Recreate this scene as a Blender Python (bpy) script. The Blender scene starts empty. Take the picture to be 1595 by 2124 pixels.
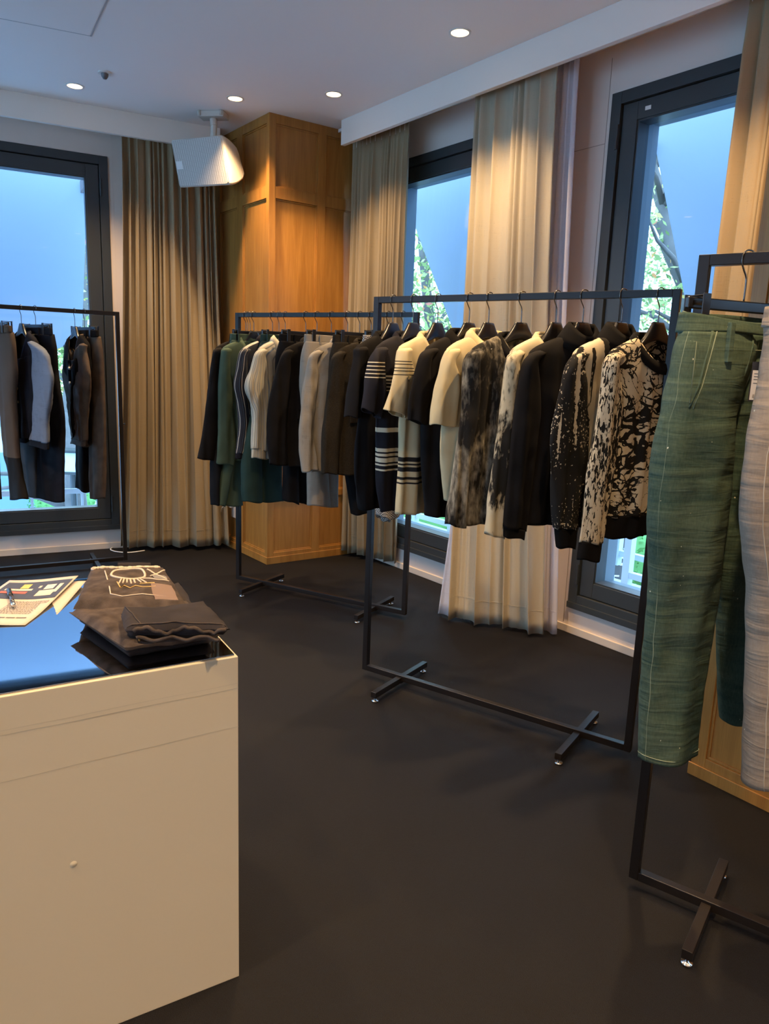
import bpy, math, random
from math import sin, cos, radians, degrees, atan2, hypot, pi, exp, sqrt
from mathutils import Vector, noise
random.seed(7)
S = bpy.context.scene
COL = S.collection

# ------------------------------------------------------------------ camera, world, exposure
F = 1522.0; PITCH = radians(11.2); ROLL = radians(2.1); HC = 1.38; CX, CY = 797.5, 1062.0
FW = Vector((0, cos(PITCH), -sin(PITCH))); UP0 = Vector((0, sin(PITCH), cos(PITCH))); RT0 = Vector((1, 0, 0))
RT = cos(ROLL)*RT0 + sin(ROLL)*UP0; UP = -sin(ROLL)*RT0 + cos(ROLL)*UP0
CAM = Vector((0, 0, HC))
from mathutils import Matrix
cd = bpy.data.cameras.new('camera'); cam = bpy.data.objects.new('camera', cd); COL.objects.link(cam)
cam.matrix_world = Matrix(((RT.x, UP.x, -FW.x, 0), (RT.y, UP.y, -FW.y, 0), (RT.z, UP.z, -FW.z, HC), (0, 0, 0, 1)))
cd.sensor_fit = 'VERTICAL'; cd.sensor_height = 24; cd.lens = F/2124*24; cd.clip_start = .05; cd.clip_end = 300
S.camera = cam
w = bpy.data.worlds.new('sky'); S.world = w; w.use_nodes = True
bgn = w.node_tree.nodes['Background']; bgn.inputs[0].default_value = (.42, .70, 1.0, 1); bgn.inputs[1].default_value = 3.0
S.view_settings.view_transform = 'Standard'; S.view_settings.look = 'None'; S.view_settings.gamma = 1
S.view_settings.exposure = 1.28
LAMP_COL = (1.0, .66, .34); LAMP_W = 100.0

def ray(x, y): return FW + RT*((x-CX)/F) - UP*((y-CY)/F)
def G(x, y, z=0.0):
    d = ray(x, y); return CAM + d*((z-HC)/d.z)
def VP(x, y, p, az):
    n = Vector((-sin(radians(az)), cos(radians(az)), 0)); d = ray(x, y)
    return CAM + d*(n.dot(Vector((p[0], p[1], 0))-Vector((0, 0, 0)))/n.dot(d))
def proj_x(wp):
    v = Vector(wp)-CAM; return CX+F*v.dot(RT)/v.dot(FW)

# ------------------------------------------------------------------ object helpers
def thing(name, label, cat, loc=(0, 0, 0), rz=0.0, group=None, kind=None):
    o = bpy.data.objects.new(name, None); COL.objects.link(o); o.empty_display_size = .1
    o.location = loc; o.rotation_euler = (0, 0, rz)
    if label: o['label'] = label
    if cat: o['category'] = cat
    if group: o['group'] = group
    if kind: o['kind'] = kind
    return o
def tag(o, label, cat, group=None, kind=None):
    if label: o['label'] = label
    if cat: o['category'] = cat
    if group: o['group'] = group
    if kind: o['kind'] = kind
    return o
def copy_tree(o, parent=None):
    c = o.copy(); COL.objects.link(c)
    if parent: c.parent = parent
    for ch in [q for q in bpy.data.objects if q.parent == o]: copy_tree(ch, c)
    return c

class MB:
    def __init__(s): s.v = []; s.f = []; s.m = []; s.uv = {}
    def add(s, vs, fs, m=0):
        b = len(s.v); s.v += [tuple(q) for q in vs]; s.f += [tuple(b+i for i in f) for f in fs]; s.m += [m]*len(fs); return s
    def hexa(s, p, m=0):   # p: 8 points bottom 4 then top 4 (ccw)
        return s.add(p, [(0, 3, 2, 1), (4, 5, 6, 7), (0, 1, 5, 4), (1, 2, 6, 5), (2, 3, 7, 6), (3, 0, 4, 7)], m)
    def box(s, x0, x1, y0, y1, z0, z1, m=0):
        return s.hexa([(x0, y0, z0), (x1, y0, z0), (x1, y1, z0), (x0, y1, z0), (x0, y0, z1), (x1, y0, z1), (x1, y1, z1), (x0, y1, z1)], m)
    def obox(s, o, d, n, a0, a1, b0, b1, z0, z1, m=0):   # oriented box: along d, along n
        if d[0]*n[1]-d[1]*n[0] < 0: b0, b1 = b1, b0
        P = lambda a, b, z: (o[0]+d[0]*a+n[0]*b, o[1]+d[1]*a+n[1]*b, z)
        return s.hexa([P(a0, b0, z0), P(a1, b0, z0), P(a1, b1, z0), P(a0, b1, z0), P(a0, b0, z1), P(a1, b0, z1), P(a1, b1, z1), P(a0, b1, z1)], m)
    def loft(s, rings, closed=True, cap0=False, cap1=False, m=0):
        n = len(rings[0]); b = len(s.v)
        for r in rings: s.v += [tuple(q) for q in r]
        k = n if closed else n-1
        for i in range(len(rings)-1):
            for j in range(k):
                j2 = (j+1) % n
                s.f.append((b+i*n+j, b+i*n+j2, b+(i+1)*n+j2, b+(i+1)*n+j)); s.m.append(m)
        if cap0: s.f.append(tuple(b+j for j in range(n))[::-1]); s.m.append(m)
        if cap1: s.f.append(tuple(b+(len(rings)-1)*n+j for j in range(n))); s.m.append(m)
        return s
    def tube(s, path, r, n=8, m=0, cap=True):
        path = [Vector(p) for p in path]; rings = []; prev = None
        for i, p in enumerate(path):
            t = (path[min(i+1, len(path)-1)]-path[max(i-1, 0)]).normalized()
            if prev is None:
                a = Vector((0, 0, 1)) if abs(t.z) < .9 else Vector((1, 0, 0)); u = t.cross(a).normalized()
            else:
                u = (prev-t*prev.dot(t)).normalized()
            prev = u; v = t.cross(u); rr = r[i] if isinstance(r, (list, tuple)) else r
            rings.append([p+(u*cos(2*pi*j/n)+v*sin(2*pi*j/n))*rr for j in range(n)])
        return s.loft(rings, True, cap, cap, m)
    def disc(s, c, r, z0, z1, n=24, m=0):
        return s.loft([[(c[0]+r*cos(2*pi*j/n), c[1]+r*sin(2*pi*j/n), z) for j in range(n)] for z in (z0, z1)], True, True, True, m)
    def build(s, name, mats, parent=None, smooth=False, world=False, bevel=0, solid=0, sub=0):
        me = bpy.data.meshes.new(name)
        v = s.v
        if parent is not None and world:
            rt = parent
            while rt.parent: rt = rt.parent
            L = rt.location; rz = rt.rotation_euler.z; c_, s_ = cos(-rz), sin(-rz)
            v = [((x-L.x)*c_-(y-L.y)*s_, (x-L.x)*s_+(y-L.y)*c_, z-L.z) for x, y, z in v]
        me.from_pydata(v, [], s.f)
        if not isinstance(mats, (list, tuple)): mats = [mats]
        for q in mats: me.materials.append(q)
        for p, mi in zip(me.polygons, s.m): p.material_index = mi
        if smooth:
            for p in me.polygons: p.use_smooth = True
        if s.uv:
            ul = me.uv_layers.new(name='cloth')
            for lp in me.loops: ul.data[lp.index].uv = s.uv.get(lp.vertex_index, (0, 0))
        me.update()
        o = bpy.data.objects.new(name, me); COL.objects.link(o)
        if parent is not None: o.parent = parent
        if bevel:
            b = o.modifiers.new('bevel', 'BEVEL'); b.width = bevel; b.segments = 2; b.limit_method = 'ANGLE'
        if solid:
            b = o.modifiers.new('solid', 'SOLIDIFY'); b.thickness = solid; b.offset = 0
        return o
def struct(name, mb, mat, **k):
    o = mb.build(name, mat, **k)
    if o.parent is None: o['kind'] = 'structure'
    return o

# ------------------------------------------------------------------ materials
def nt(m): return m.node_tree.nodes, m.node_tree.links
def mat(name, col, rough=.6, metal=0., bump=0., bscale=200., var=0., vscale=3., spec=.5, emit=None, sheen=0., trans=0.):
    m = bpy.data.materials.new(name); m.use_nodes = True; N, L = nt(m); b = N['Principled BSDF']
    b.inputs['Base Color'].default_value = (*col, 1); b.inputs['Roughness'].default_value = rough; b.inputs['Metallic'].default_value = metal
    b.inputs['Specular IOR Level'].default_value = spec
    if sheen: b.inputs['Sheen Weight'].default_value = sheen
    if emit: b.inputs['Emission Color'].default_value = (*emit[0], 1); b.inputs['Emission Strength'].default_value = emit[1]
    tc = N.new('ShaderNodeTexCoord')
    if bump:
        n = N.new('ShaderNodeTexNoise'); n.inputs['Scale'].default_value = bscale; n.inputs['Detail'].default_value = 3
        L.new(tc.outputs['Object'], n.inputs['Vector'])
        bp = N.new('ShaderNodeBump'); bp.inputs['Strength'].default_value = bump; bp.inputs['Distance'].default_value = .003
        L.new(n.outputs['Fac'], bp.inputs['Height']); L.new(bp.outputs[0], b.inputs['Normal'])
    if var:
        n = N.new('ShaderNodeTexNoise'); n.inputs['Scale'].default_value = vscale; n.inputs['Detail'].default_value = 5
        L.new(tc.outputs['Object'], n.inputs['Vector'])
        mx = N.new('ShaderNodeMix'); mx.data_type = 'RGBA'
        mx.inputs['A'].default_value = (*[c*(1-var) for c in col], 1); mx.inputs['B'].default_value = (*[min(1, c*(1+var)) for c in col], 1)
        L.new(n.outputs['Fac'], mx.inputs['Factor']); L.new(mx.outputs['Result'], b.inputs['Base Color'])
    return m
def ramp(N, L, src, stops, const=False):
    r = N.new('ShaderNodeValToRGB'); cr = r.color_ramp
    if const: cr.interpolation = 'CONSTANT'
    while len(cr.elements) > 1: cr.elements.remove(cr.elements[-1])
    cr.elements[0].position = stops[0][0]; cr.elements[0].color = (*stops[0][1], 1)
    for p, c in stops[1:]:
        e = cr.elements.new(p); e.color = (*c, 1)
    L.new(src, r.inputs[0]); return r
def mapped(N, L, scale=(1, 1, 1), rot=(0, 0, 0), loc=(0, 0, 0)):
    tc = N.new('ShaderNodeTexCoord'); mp = N.new('ShaderNodeMapping')
    mp.inputs['Scale'].default_value = scale; mp.inputs['Rotation'].default_value = rot; mp.inputs['Location'].default_value = loc
    L.new(tc.outputs['Object'], mp.inputs['Vector']); return mp.outputs[0]
def wood(name, c0, c1, sc=1.0):
    m = mat(name, c0, .42); N, L = nt(m); b = N['Principled BSDF']
    v = mapped(N, L, (9*sc, 9*sc, .8*sc))
    n1 = N.new('ShaderNodeTexNoise'); n1.inputs['Scale'].default_value = 3; n1.inputs['Detail'].default_value = 8; n1.inputs['Distortion'].default_value = .8
    L.new(v, n1.inputs['Vector'])
    v2 = mapped(N, L, (160, 160, 4)); n2 = N.new('ShaderNodeTexNoise'); n2.inputs['Scale'].default_value = 2; n2.inputs['Detail'].default_value = 4
    L.new(v2, n2.inputs['Vector'])
    mm = N.new('ShaderNodeMath'); mm.operation = 'MULTIPLY_ADD'; mm.inputs[1].default_value = .65; L.new(n1.outputs['Fac'], mm.inputs[0])
    m3 = N.new('ShaderNodeMath'); m3.operation = 'MULTIPLY'; m3.inputs[1].default_value = .35; L.new(n2.outputs['Fac'], m3.inputs[0]); L.new(m3.outputs[0], mm.inputs[2])
    r = ramp(N, L, mm.outputs[0], [(.3, c1), (.62, c0)]); L.new(r.outputs[0], b.inputs['Base Color']); return m
def fabric(name, col, rough=.85, weave=900., var=.12, vscale=8., sheen=0., bump=.25, slub=0., translucent=0.):
    m = mat(name, col, rough, spec=.12, sheen=sheen); N, L = nt(m); b = N['Principled BSDF']
    tc = N.new('ShaderNodeTexCoord')
    n = N.new('ShaderNodeTexNoise'); n.inputs['Scale'].default_value = vscale; n.inputs['Detail'].default_value = 6; L.new(tc.outputs['Object'], n.inputs['Vector'])
    src = n.outputs['Fac']
    if slub:
        vv = mapped(N, L, (260, 260, 14)); n3 = N.new('ShaderNodeTexNoise'); n3.inputs['Scale'].default_value = 1; n3.inputs['Detail'].default_value = 3; L.new(vv, n3.inputs['Vector'])
        vw = mapped(N, L, (16, 16, 300)); n4 = N.new('ShaderNodeTexNoise'); n4.inputs['Scale'].default_value = 1; n4.inputs['Detail'].default_value = 3; L.new(vw, n4.inputs['Vector'])
        a = N.new('ShaderNodeMath'); a.operation = 'ADD'; L.new(n3.outputs['Fac'], a.inputs[0]); L.new(n4.outputs['Fac'], a.inputs[1])
        a2 = N.new('ShaderNodeMath'); a2.operation = 'MULTIPLY_ADD'; a2.inputs[1].default_value = slub; L.new(a.outputs[0], a2.inputs[0])
        a3 = N.new('ShaderNodeMath'); a3.operation = 'MULTIPLY'; a3.inputs[1].default_value = 1-slub; L.new(src, a3.inputs[0]); L.new(a3.outputs[0], a2.inputs[2]); src = a2.outputs[0]
    r = ramp(N, L, src, [(.3, tuple(c*(1-var) for c in col)), (.7, tuple(min(1, c*(1+var)) for c in col))])
    L.new(r.outputs[0], b.inputs['Base Color'])
    n2 = N.new('ShaderNodeTexNoise'); n2.inputs['Scale'].default_value = weave; n2.inputs['Detail'].default_value = 2; L.new(tc.outputs['Object'], n2.inputs['Vector'])
    bp = N.new('ShaderNodeBump'); bp.inputs['Strength'].default_value = bump; bp.inputs['Distance'].default_value = .002
    L.new(n2.outputs['Fac'], bp.inputs['Height']); L.new(bp.outputs[0], b.inputs['Normal'])
    if translucent:
        t = N.new('ShaderNodeBsdfTranslucent'); L.new(r.outputs[0], t.inputs[0]); mx = N.new('ShaderNodeMixShader'); mx.inputs[0].default_value = translucent
        out = N['Material Output']; L.new(b.outputs[0], mx.inputs[1]); L.new(t.outputs[0], mx.inputs[2]); L.new(mx.outputs[0], out.inputs[0])
    return m
def stripes(name, base, bands, axis='Z', rough=.9, rg=.9):   # bands: list of (z_hi, z_lo, colour) in metres below the hook
    m = mat(name, base, rough, spec=.25, bump=.2, bscale=900); N, L = nt(m); b = N['Principled BSDF']
    tc = N.new('ShaderNodeTexCoord'); sx = N.new('ShaderNodeSeparateXYZ'); L.new(tc.outputs['Object'], sx.inputs[0])
    mr = N.new('ShaderNodeMapRange'); mr.inputs['From Min'].default_value = -rg; mr.inputs['From Max'].default_value = 0; L.new(sx.outputs[axis], mr.inputs['Value'])
    st = [(0, base)]
    for hi, lo, c in sorted(bands, key=lambda q: q[1]): st += [((lo+rg)/rg, c), ((hi+rg)/rg, base)]
    r = ramp(N, L, mr.outputs[0], st, True); L.new(r.outputs[0], b.inputs['Base Color']); return m
def vstripes(name, base, stops, period, rough=.8, ax='X'):
    m = mat(name, base, rough, spec=.3, bump=.15, bscale=700); N, L = nt(m); b = N['Principled BSDF']
    tc = N.new('ShaderNodeTexCoord'); sx = N.new('ShaderNodeSeparateXYZ'); L.new(tc.outputs['UV'], sx.inputs[0])
    d = N.new('ShaderNodeMath'); d.operation = 'DIVIDE'; d.inputs[1].default_value = period; L.new(sx.outputs[ax], d.inputs[0])
    fr = N.new('ShaderNodeMath'); fr.operation = 'FRACT'; L.new(d.outputs[0], fr.inputs[0])
    r = ramp(N, L, fr.outputs[0], [(0, base)]+stops, True); L.new(r.outputs[0], b.inputs['Base Color']); return m
def pattern(name, c0, c1, kind, rough=.92):
    m = mat(name, c0, rough, spec=.2, bump=.25, bscale=900); N, L = nt(m); b = N['Principled BSDF']
    def noi(scale, sc=(1, 1, 1), det=6, dist=0., loc=(0, 0, 0), rot=(0, 0, 0)):
        n = N.new('ShaderNodeTexNoise'); n.inputs['Scale'].default_value = scale; n.inputs['Detail'].default_value = det; n.inputs['Distortion'].default_value = dist
        L.new(mapped(N, L, sc, rot, loc), n.inputs['Vector']); return n.outputs['Fac']
    def mth(op, a, c, d=None):
        q = N.new('ShaderNodeMath'); q.operation = op
        for i, x in enumerate((a, c, d)):
            if x is None: continue
            if isinstance(x, (int, float)): q.inputs[i].default_value = x
            else: L.new(x, q.inputs[i])
        return q.outputs[0]
    if kind == 'tiedye':
        a = noi(7, (1, 1, .7), 9, .6); c = noi(45, (1.6, 1.6, .6), 6, .3, (3, 1, 2)); f = mth('MULTIPLY_ADD', c, .45, mth('MULTIPLY', a, .75))
        r = ramp(N, L, f, [(.53, c0), (.64, tuple(x*.35+y*.65 for x, y in zip(c1, c0))), (.78, c1)])
    elif kind == 'smudge':
        a = noi(6, (1, 1, .6), 8, 1.2); c = noi(60, (1.4, 1.4, .5), 5, .3, (3, 1, 2)); f = mth('MULTIPLY_ADD', c, .4, mth('MULTIPLY', a, .8))
        r = ramp(N, L, f, [(.46, c0), (.56, c1)])
    elif kind == 'crack':
        a = noi(7.5, (1, 1, 1.25), 4, 2.2, rot=(0, .5, 0)); c = noi(5.5, (1, 1, 1), 5, .8, (4, 2, 9)); g = noi(40, (1, 1, 1), 3, 1)
        d = mth('ABSOLUTE', mth('SUBTRACT', a, .5), 0)
        thr = mth('MULTIPLY', mth('SUBTRACT', c, .345), .20); thr = mth('MULTIPLY_ADD', mth('SUBTRACT', g, .5), .05, thr)
        vo = N.new('ShaderNodeTexVoronoi'); vo.feature = 'DISTANCE_TO_EDGE'; vo.inputs['Scale'].default_value = 17; vo.inputs['Randomness'].default_value = 1
        vc = N.new('ShaderNodeVectorMath'); vc.operation = 'ADD'; mpv = mapped(N, L, (1, 1, 1.5), (0, .4, 0)); n9 = N.new('ShaderNodeTexNoise'); n9.inputs['Scale'].default_value = 9; n9.inputs['Detail'].default_value = 4
        L.new(mpv, n9.inputs['Vector']); vs = N.new('ShaderNodeVectorMath'); vs.operation = 'SCALE'; vs.inputs['Scale'].default_value = .09; L.new(n9.outputs['Color'], vs.inputs[0])
        L.new(mpv, vc.inputs[0]); L.new(vs.outputs[0], vc.inputs[1]); L.new(vc.outputs[0], vo.inputs['Vector'])
        k2 = mth('LESS_THAN', vo.outputs['Distance'], mth('MULTIPLY', mth('SUBTRACT', noi(8, loc=(7, 7, 7)), .415), .72))
        f = mth('MAXIMUM', mth('LESS_THAN', d, thr), k2); r = ramp(N, L, f, [(0, c0), (.5, c1)], True)
    elif kind == 'bark':
        a = noi(46, (3.2, 3.2, .9), 8, .8); c = noi(5, (1.2, 1.2, .6), 4, .3, (5, 5, 1)); f = mth('MULTIPLY_ADD', c, .45, mth('MULTIPLY', a, .8))
        r = ramp(N, L, f, [(0, c1), (.612, c0)], True)
    elif kind == 'splash':
        a = noi(6, (4., 4., .35), 6, .25, (.3, 2, 0)); c = noi(130, (1, 1, .8), 2, 0); e = noi(4, (1, 1, 1.3), 3, .3, (8, 8, 2))
        s1 = mth('GREATER_THAN', mth('MULTIPLY_ADD', c, .16, a), .69); s2 = mth('GREATER_THAN', mth('MULTIPLY', c, mth('ADD', e, .5)), .655)
        r = ramp(N, L, mth('MAXIMUM', s1, s2), [(0, c0), (.5, c1)], True)
    elif kind == 'drip':
        a = noi(4.5, (4.5, 4.5, .12), 5, .1, (1, 2, 0)); c = noi(90, (1, 1, .5), 3, 0)
        r = ramp(N, L, mth('MULTIPLY_ADD', c, .1, a), [(0, c1), (.53, c0)], True)
    elif kind == 'denim':
        a = noi(5, (1, 1, .45), 6, .3); c = noi(260, (1, 1, .3), 2); whisk = noi(7, (.6, .6, 5), 4, .6, (2, 0, 3))
        f = mth('MULTIPLY_ADD', c, .22, mth('MULTIPLY_ADD', whisk, .3, mth('MULTIPLY', a, .6)))
        r = ramp(N, L, f, [(.40, c0), (.60, tuple((x+y)/2 for x, y in zip(c0, c1))), (.78, c1)])
        sp = noi(85, (1, 1, .8), 1.5, 0, (3, 3, 3)); k = mth('GREATER_THAN', sp, .775)
        mx = N.new('ShaderNodeMix'); mx.data_type = 'RGBA'; L.new(k, mx.inputs['Factor']); L.new(r.outputs[0], mx.inputs['A']); mx.inputs['B'].default_value = (.62, .6, .45, 1)
        L.new(mx.outputs['Result'], b.inputs['Base Color'])
        bp = N.new('ShaderNodeBump'); bp.inputs['Strength'].default_value = .6; bp.inputs['Distance'].default_value = .008; L.new(whisk, bp.inputs['Height']); L.new(bp.outputs[0], b.inputs['Normal'])
        return m
    elif kind == 'check':
        ck = N.new('ShaderNodeTexChecker'); ck.inputs['Scale'].default_value = 150; L.new(mapped(N, L), ck.inputs['Vector'])
        r = ramp(N, L, ck.outputs['Fac'], [(0, c0), (.5, c1)], True)
    L.new(r.outputs[0], b.inputs['Base Color']); return m

M = {}
M['wall'] = mat('plaster', (.72, .62, .55), .75, bump=.05, bscale=120)
M['ceiling'] = mat('ceiling_paint', (.90, .87, .85), .85)
M['beam'] = mat('beam_paint', (.78, .72, .65), .8)
M['carpet'] = mat('carpet', (.0048, .0042, .0048), .66, bump=.9, bscale=420, var=.25, vscale=2.2, spec=.20)
M['base'] = mat('baseboard_paint', (.66, .56, .46), .55)
M['frame'] = mat('window_metal', (.035, .041, .044), .38, spec=.5)
M['reveal'] = mat('window_reveal', (.16, .21, .25), .5)
M['wood'] = wood('oak_veneer', (.42, .195, .040), (.28, .115, .018))
M['rack'] = mat('black_steel', (.012, .009, .0075), .36, bump=.1, bscale=160, spec=.28)
M['chrome'] = mat('chrome', (.75, .73, .70), .15, metal=1)
M['hanger'] = mat('black_lacquer', (.012, .012, .013), .30, spec=.6)
M['hook'] = mat('hook_steel', (.16, .15, .14), .25, metal=1)
M['curtain'] = fabric('curtain_weave', (.23, .178, .108), .8, 500, .3, 3, .15, .4, slub=.55)
M['linen'] = fabric('linen_weave', (.50, .44, .33), .85, 500, .22, 3, .1, .4, slub=.6, translucent=.35)
M['sheer'] = fabric('sheer_voile', (.80, .78, .82), .8, 500, .08, 3, .1, .2, slub=.4, translucent=.55)
M['plinth'] = mat('cream_laminate', (.60, .52, .37), .5, bump=.04, bscale=60, var=.03, vscale=1.2)
M['speaker'] = mat('speaker_plastic', (.55, .52, .46), .45)
M['lampglow'] = mat('lamp_glow', (1, .8, .5), .5, emit=((1, .70, .36), 2.6))
M['white'] = mat('white_plastic', (.75, .73, .70), .4)
M['paper'] = mat('paper', (.50, .44, .38), .7)
M['ink'] = mat('ink', (.06, .055, .06), .7)
M['black'] = mat('black_plastic', (.012, .012, .014), .3)

def table_glass():
    m = mat('mirror_glass_top', (.50, .52, .55), .03, metal=1); return m
M['mirror'] = table_glass()
def window_glass():
    m = bpy.data.materials.new('window_glass'); m.use_nodes = True; N, L = nt(m)
    b = N['Principled BSDF']; N.remove(b); out = N['Material Output']
    t = N.new('ShaderNodeBsdfTransparent'); t.inputs[0].default_value = (.9, .95, 1, 1)
    g = N.new('ShaderNodeBsdfGlossy'); g.inputs['Roughness'].default_value = 0.0
    fr = N.new('ShaderNodeFresnel'); fr.inputs[0].default_value = 1.5
    geo = N.new('ShaderNodeNewGeometry'); inv = N.new('ShaderNodeMath'); inv.operation = 'SUBTRACT'; inv.inputs[0].default_value = 1; L.new(geo.outputs['Backfacing'], inv.inputs[1])
    ml = N.new('ShaderNodeMath'); ml.operation = 'MULTIPLY'; L.new(fr.outputs[0], ml.inputs[0]); L.new(inv.outputs[0], ml.inputs[1])
    mx = N.new('ShaderNodeMixShader'); L.new(ml.outputs[0], mx.inputs[0]); L.new(t.outputs[0], mx.inputs[1]); L.new(g.outputs[0], mx.inputs[2]); L.new(mx.outputs[0], out.inputs[0])
    return m
M['glass'] = window_glass()

# ------------------------------------------------------------------ room shell
AR, AL = 127.57, 26.92
WR = Vector((.391, 4.622, 0)); WL = Vector((-1.951, 5.245, 0))
dR = Vector((cos(radians(AR)), sin(radians(AR)), 0)); nR = Vector((-dR.y, dR.x, 0))       # nR points into the room
dL = Vector((cos(radians(AL)), sin(radians(AL)), 0)); nL = Vector((dL.y, -dL.x, 0))       # nL points into the room
ZC = 2.90
E1 = WL-dL*5.2; E2 = WR-dR*6.6; E3 = E1-dR*6.2
# meeting point of the two walls
den = dR.x*(-dL.y)-dR.y*(-dL.x)
q = WL-WR; tR = (q.x*(-dL.y)-q.y*(-dL.x))/den; CR = WR+dR*tR
tL = (CR-WL).dot(dL)
poly = [CR, E1, E3, E2]
def slab(poly, z0, z1):
    n = len(poly); m = MB()
    m.add([(p.x, p.y, z0) for p in poly]+[(p.x, p.y, z1) for p in poly],
          [tuple(range(n))[::-1], tuple(range(n, 2*n))]+[(i, (i+1) % n, n+(i+1) % n, n+i) for i in range(n)])
    return m
cen = sum(poly, Vector())/4
big = [cen+(p-cen)*1.03 for p in poly]
struct('floor', slab(poly, -.12, 0), M['carpet'])
struct('ceiling', slab(big, ZC, ZC+.15), M['ceiling'])

def wall(name, o, d, n, a0, a1, holes, thick=.22, zt=ZC, m=None):
    """wall along d, inner face at o, thickness outward (-n); holes = (a0,a1,z0,z1)"""
    mb = MB(); holes = sorted(holes); a = a0
    for h0, h1, z0, z1 in holes:
        if h0 > a: mb.obox(o, d, n, a, h0, -thick, 0, -.1, zt)
        mb.obox(o, d, n, h0, h1, -thick, 0, -.1, z0); mb.obox(o, d, n, h0, h1, -thick, 0, z1, zt)
        a = h1
    if a < a1: mb.obox(o, d, n, a, a1, -thick, 0, -.1, zt)
    return struct(name, mb, m or M['wall'])
Z0, Z1 = .165, 2.685
winR = [(-2.06, -1.025), (-.42, .80), (-3.6, -2.75), (-5.4, -4.3)]
winL = [(-1.62, .015), (-3.8, -2.2)]
wall('wall_right', WR, dR, nR, -6.6, tR, [(a, b, Z0, Z1) for a, b in winR])
wall('wall_left', WL, dL, nL, -5.2, tL, [(a, b, Z0, Z1) for a, b in winL])
wall('wall_far_left', E1, -dR, dL, 0, 6.2, [(.5, 1.9, Z0, Z1), (2.5, 3.9, Z0, Z1), (4.4, 5.8, Z0, Z1)])  # unseen wall; its openings are added to let blue daylight onto the ceiling
dB = (E2-E3).normalized(); lB = (E2-E3).length; nB = Vector((-dB.y, dB.x, 0))
wall('wall_back', E3, dB, nB, 0, lB, [])

def window(name, o, d, n, a0, a1, hinge_side, label=None, small=True):
    r = thing(name, None, None, tuple(o+d*((a0+a1)/2)+Vector((0, 0, Z0))), 0, kind='structure')
    fw, sw = .055, .135      # fixed frame and opening sash
    def ringm(a0, a1, z0, z1, w_, b0, b1):
        m = MB(); m.obox(o, d, n, a0, a0+w_, b0, b1, z0, z1); m.obox(o, d, n, a1-w_, a1, b0, b1, z0, z1)
        m.obox(o, d, n, a0+w_, a1-w_, b0, b1, z0, z0+w_); m.obox(o, d, n, a0+w_, a1-w_, b0, b1, z1-w_, z1); return m
    ringm(a0, a1, Z0, Z1, fw, -.10, .012).build('fixed_frame', M['frame'], r, world=True, bevel=.002)
    ringm(a0+fw+.004, a1-fw-.004, Z0+fw+.004, Z1-fw-.004, sw-fw, -.09, -.004).build('sash', M['frame'], r, world=True, bevel=.002)
    ringm(a0+sw, a1-sw, Z0+sw, Z1-sw, .012, -.092, -.012).build('glazing_bead', M['frame'], r, world=True)
    ringm(a0, a1, Z0, Z1, .125, -.205, -.102).build('outer_reveal', M['reveal'], r, world=True)
    g = MB(); g.obox(o, d, n, a0+sw, a1-sw, -.075, -.070, Z0+sw, Z1-sw); g.build('glass', M['glass'], r, world=True)
    g = MB(); g.obox(o, d, n, a0+.001, a1-.001, .012, .022, Z0-.02, Z0+.012); g.build('sill_trim', M['frame'], r, world=True)
    ha = a0+.048 if hinge_side < 0 else a1-.048
    for zc in (Z0+.17, Z1-.2):
        h = MB(); c = o+d*ha+n*.014; h.tube([(c.x, c.y, zc-.055), (c.x, c.y, zc+.055)], .007, 10); h.build('hinge', M['frame'], r, smooth=False, world=True)
    return r
w1 = window('window_1', WL, dL, nL, *winL[0], 1)
w2 = window('window_2', WR, dR, nR, *winR[1], 1)
w3 = window('window_3', WR, dR, nR, *winR[0], 1)
lb = MB(); lb.obox(WR, dR, nR, -1.235, -1.205, -.003, -.001, 2.575, 2.592); lb.build('sticker', M['white'], w3, world=True)
window('window_4', WL, dL, nL, *winL[1], 1)
window('window_5', WR, dR, nR, *winR[2], 1)
window('window_6', WR, dR, nR, *winR[3], 1)
for i, h in enumerate([(.5, 1.9), (2.5, 3.9), (4.4, 5.8)]): window('window_%d' % (7+i), E1, -dR, dL, *h, 1)  # added out-of-view windows, there only for the daylight they admit

b = MB(); b.obox(WR, dR, nR, -6.6, tR, 0, .012, 0, .042); struct('baseboard_right', b, M['base'], bevel=.003)
b = MB(); b.obox(WL, dL, nL, -5.2, tL, 0, .012, 0, .045); struct('baseboard_left', b, M['base'], bevel=.003)
# joints between wall boards
b = MB()
for a0, a1, z0, z1 in [(-1.0, -.997, .05, 2.85), (-1.0, -.70, 2.472, 2.475), (-.93, -.927, .05, .165), (.98, .983, .05, 2.85)]:
    b.obox(WR, dR, nR, a0, a1, .0004, .0014, z0, z1)
struct('trim_3', b, mat('joint_line', (.36, .29, .24), .8))
b = MB(); b.obox(WL, dL, nL, .045, .047, .0004, .0014, .05, 2.85); struct('trim_4', b, M['wall'])
# curtain fascia boards under the ceiling
bR = .345; bL = .305
b = MB(); b.obox(WR, dR, nR, -6.6, .79, bR-.03, bR, 2.752, ZC); struct('trim_1', b, M['beam'], bevel=.002)
b = MB(); b.obox(WL, dL, nL, -5.2, .70, bL-.03, bL, 2.757, ZC); struct('trim_2', b, M['beam'], bevel=.002)
for nm, o, d, n, a0, a1, off in (('curtain_track', WR, dR, nR, -2.15, .95, .17), ('curtain_track', WR, dR, nR, -2.15, .95, .25), ('curtain_track', WL, dL, nL, -2.2, .75, .17)):
    b = MB(); b.obox(o, d, n, a0, a1, off-.012, off+.012, ZC-.022, ZC-.002)
    t = b.build(nm, M['white'])
    tag(t, 'white curtain track under the ceiling behind the '+('left fascia board' if o is WL else ('right fascia board, nearer the window' if off < .2 else 'right fascia board, nearer the room')), 'curtain track')

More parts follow.
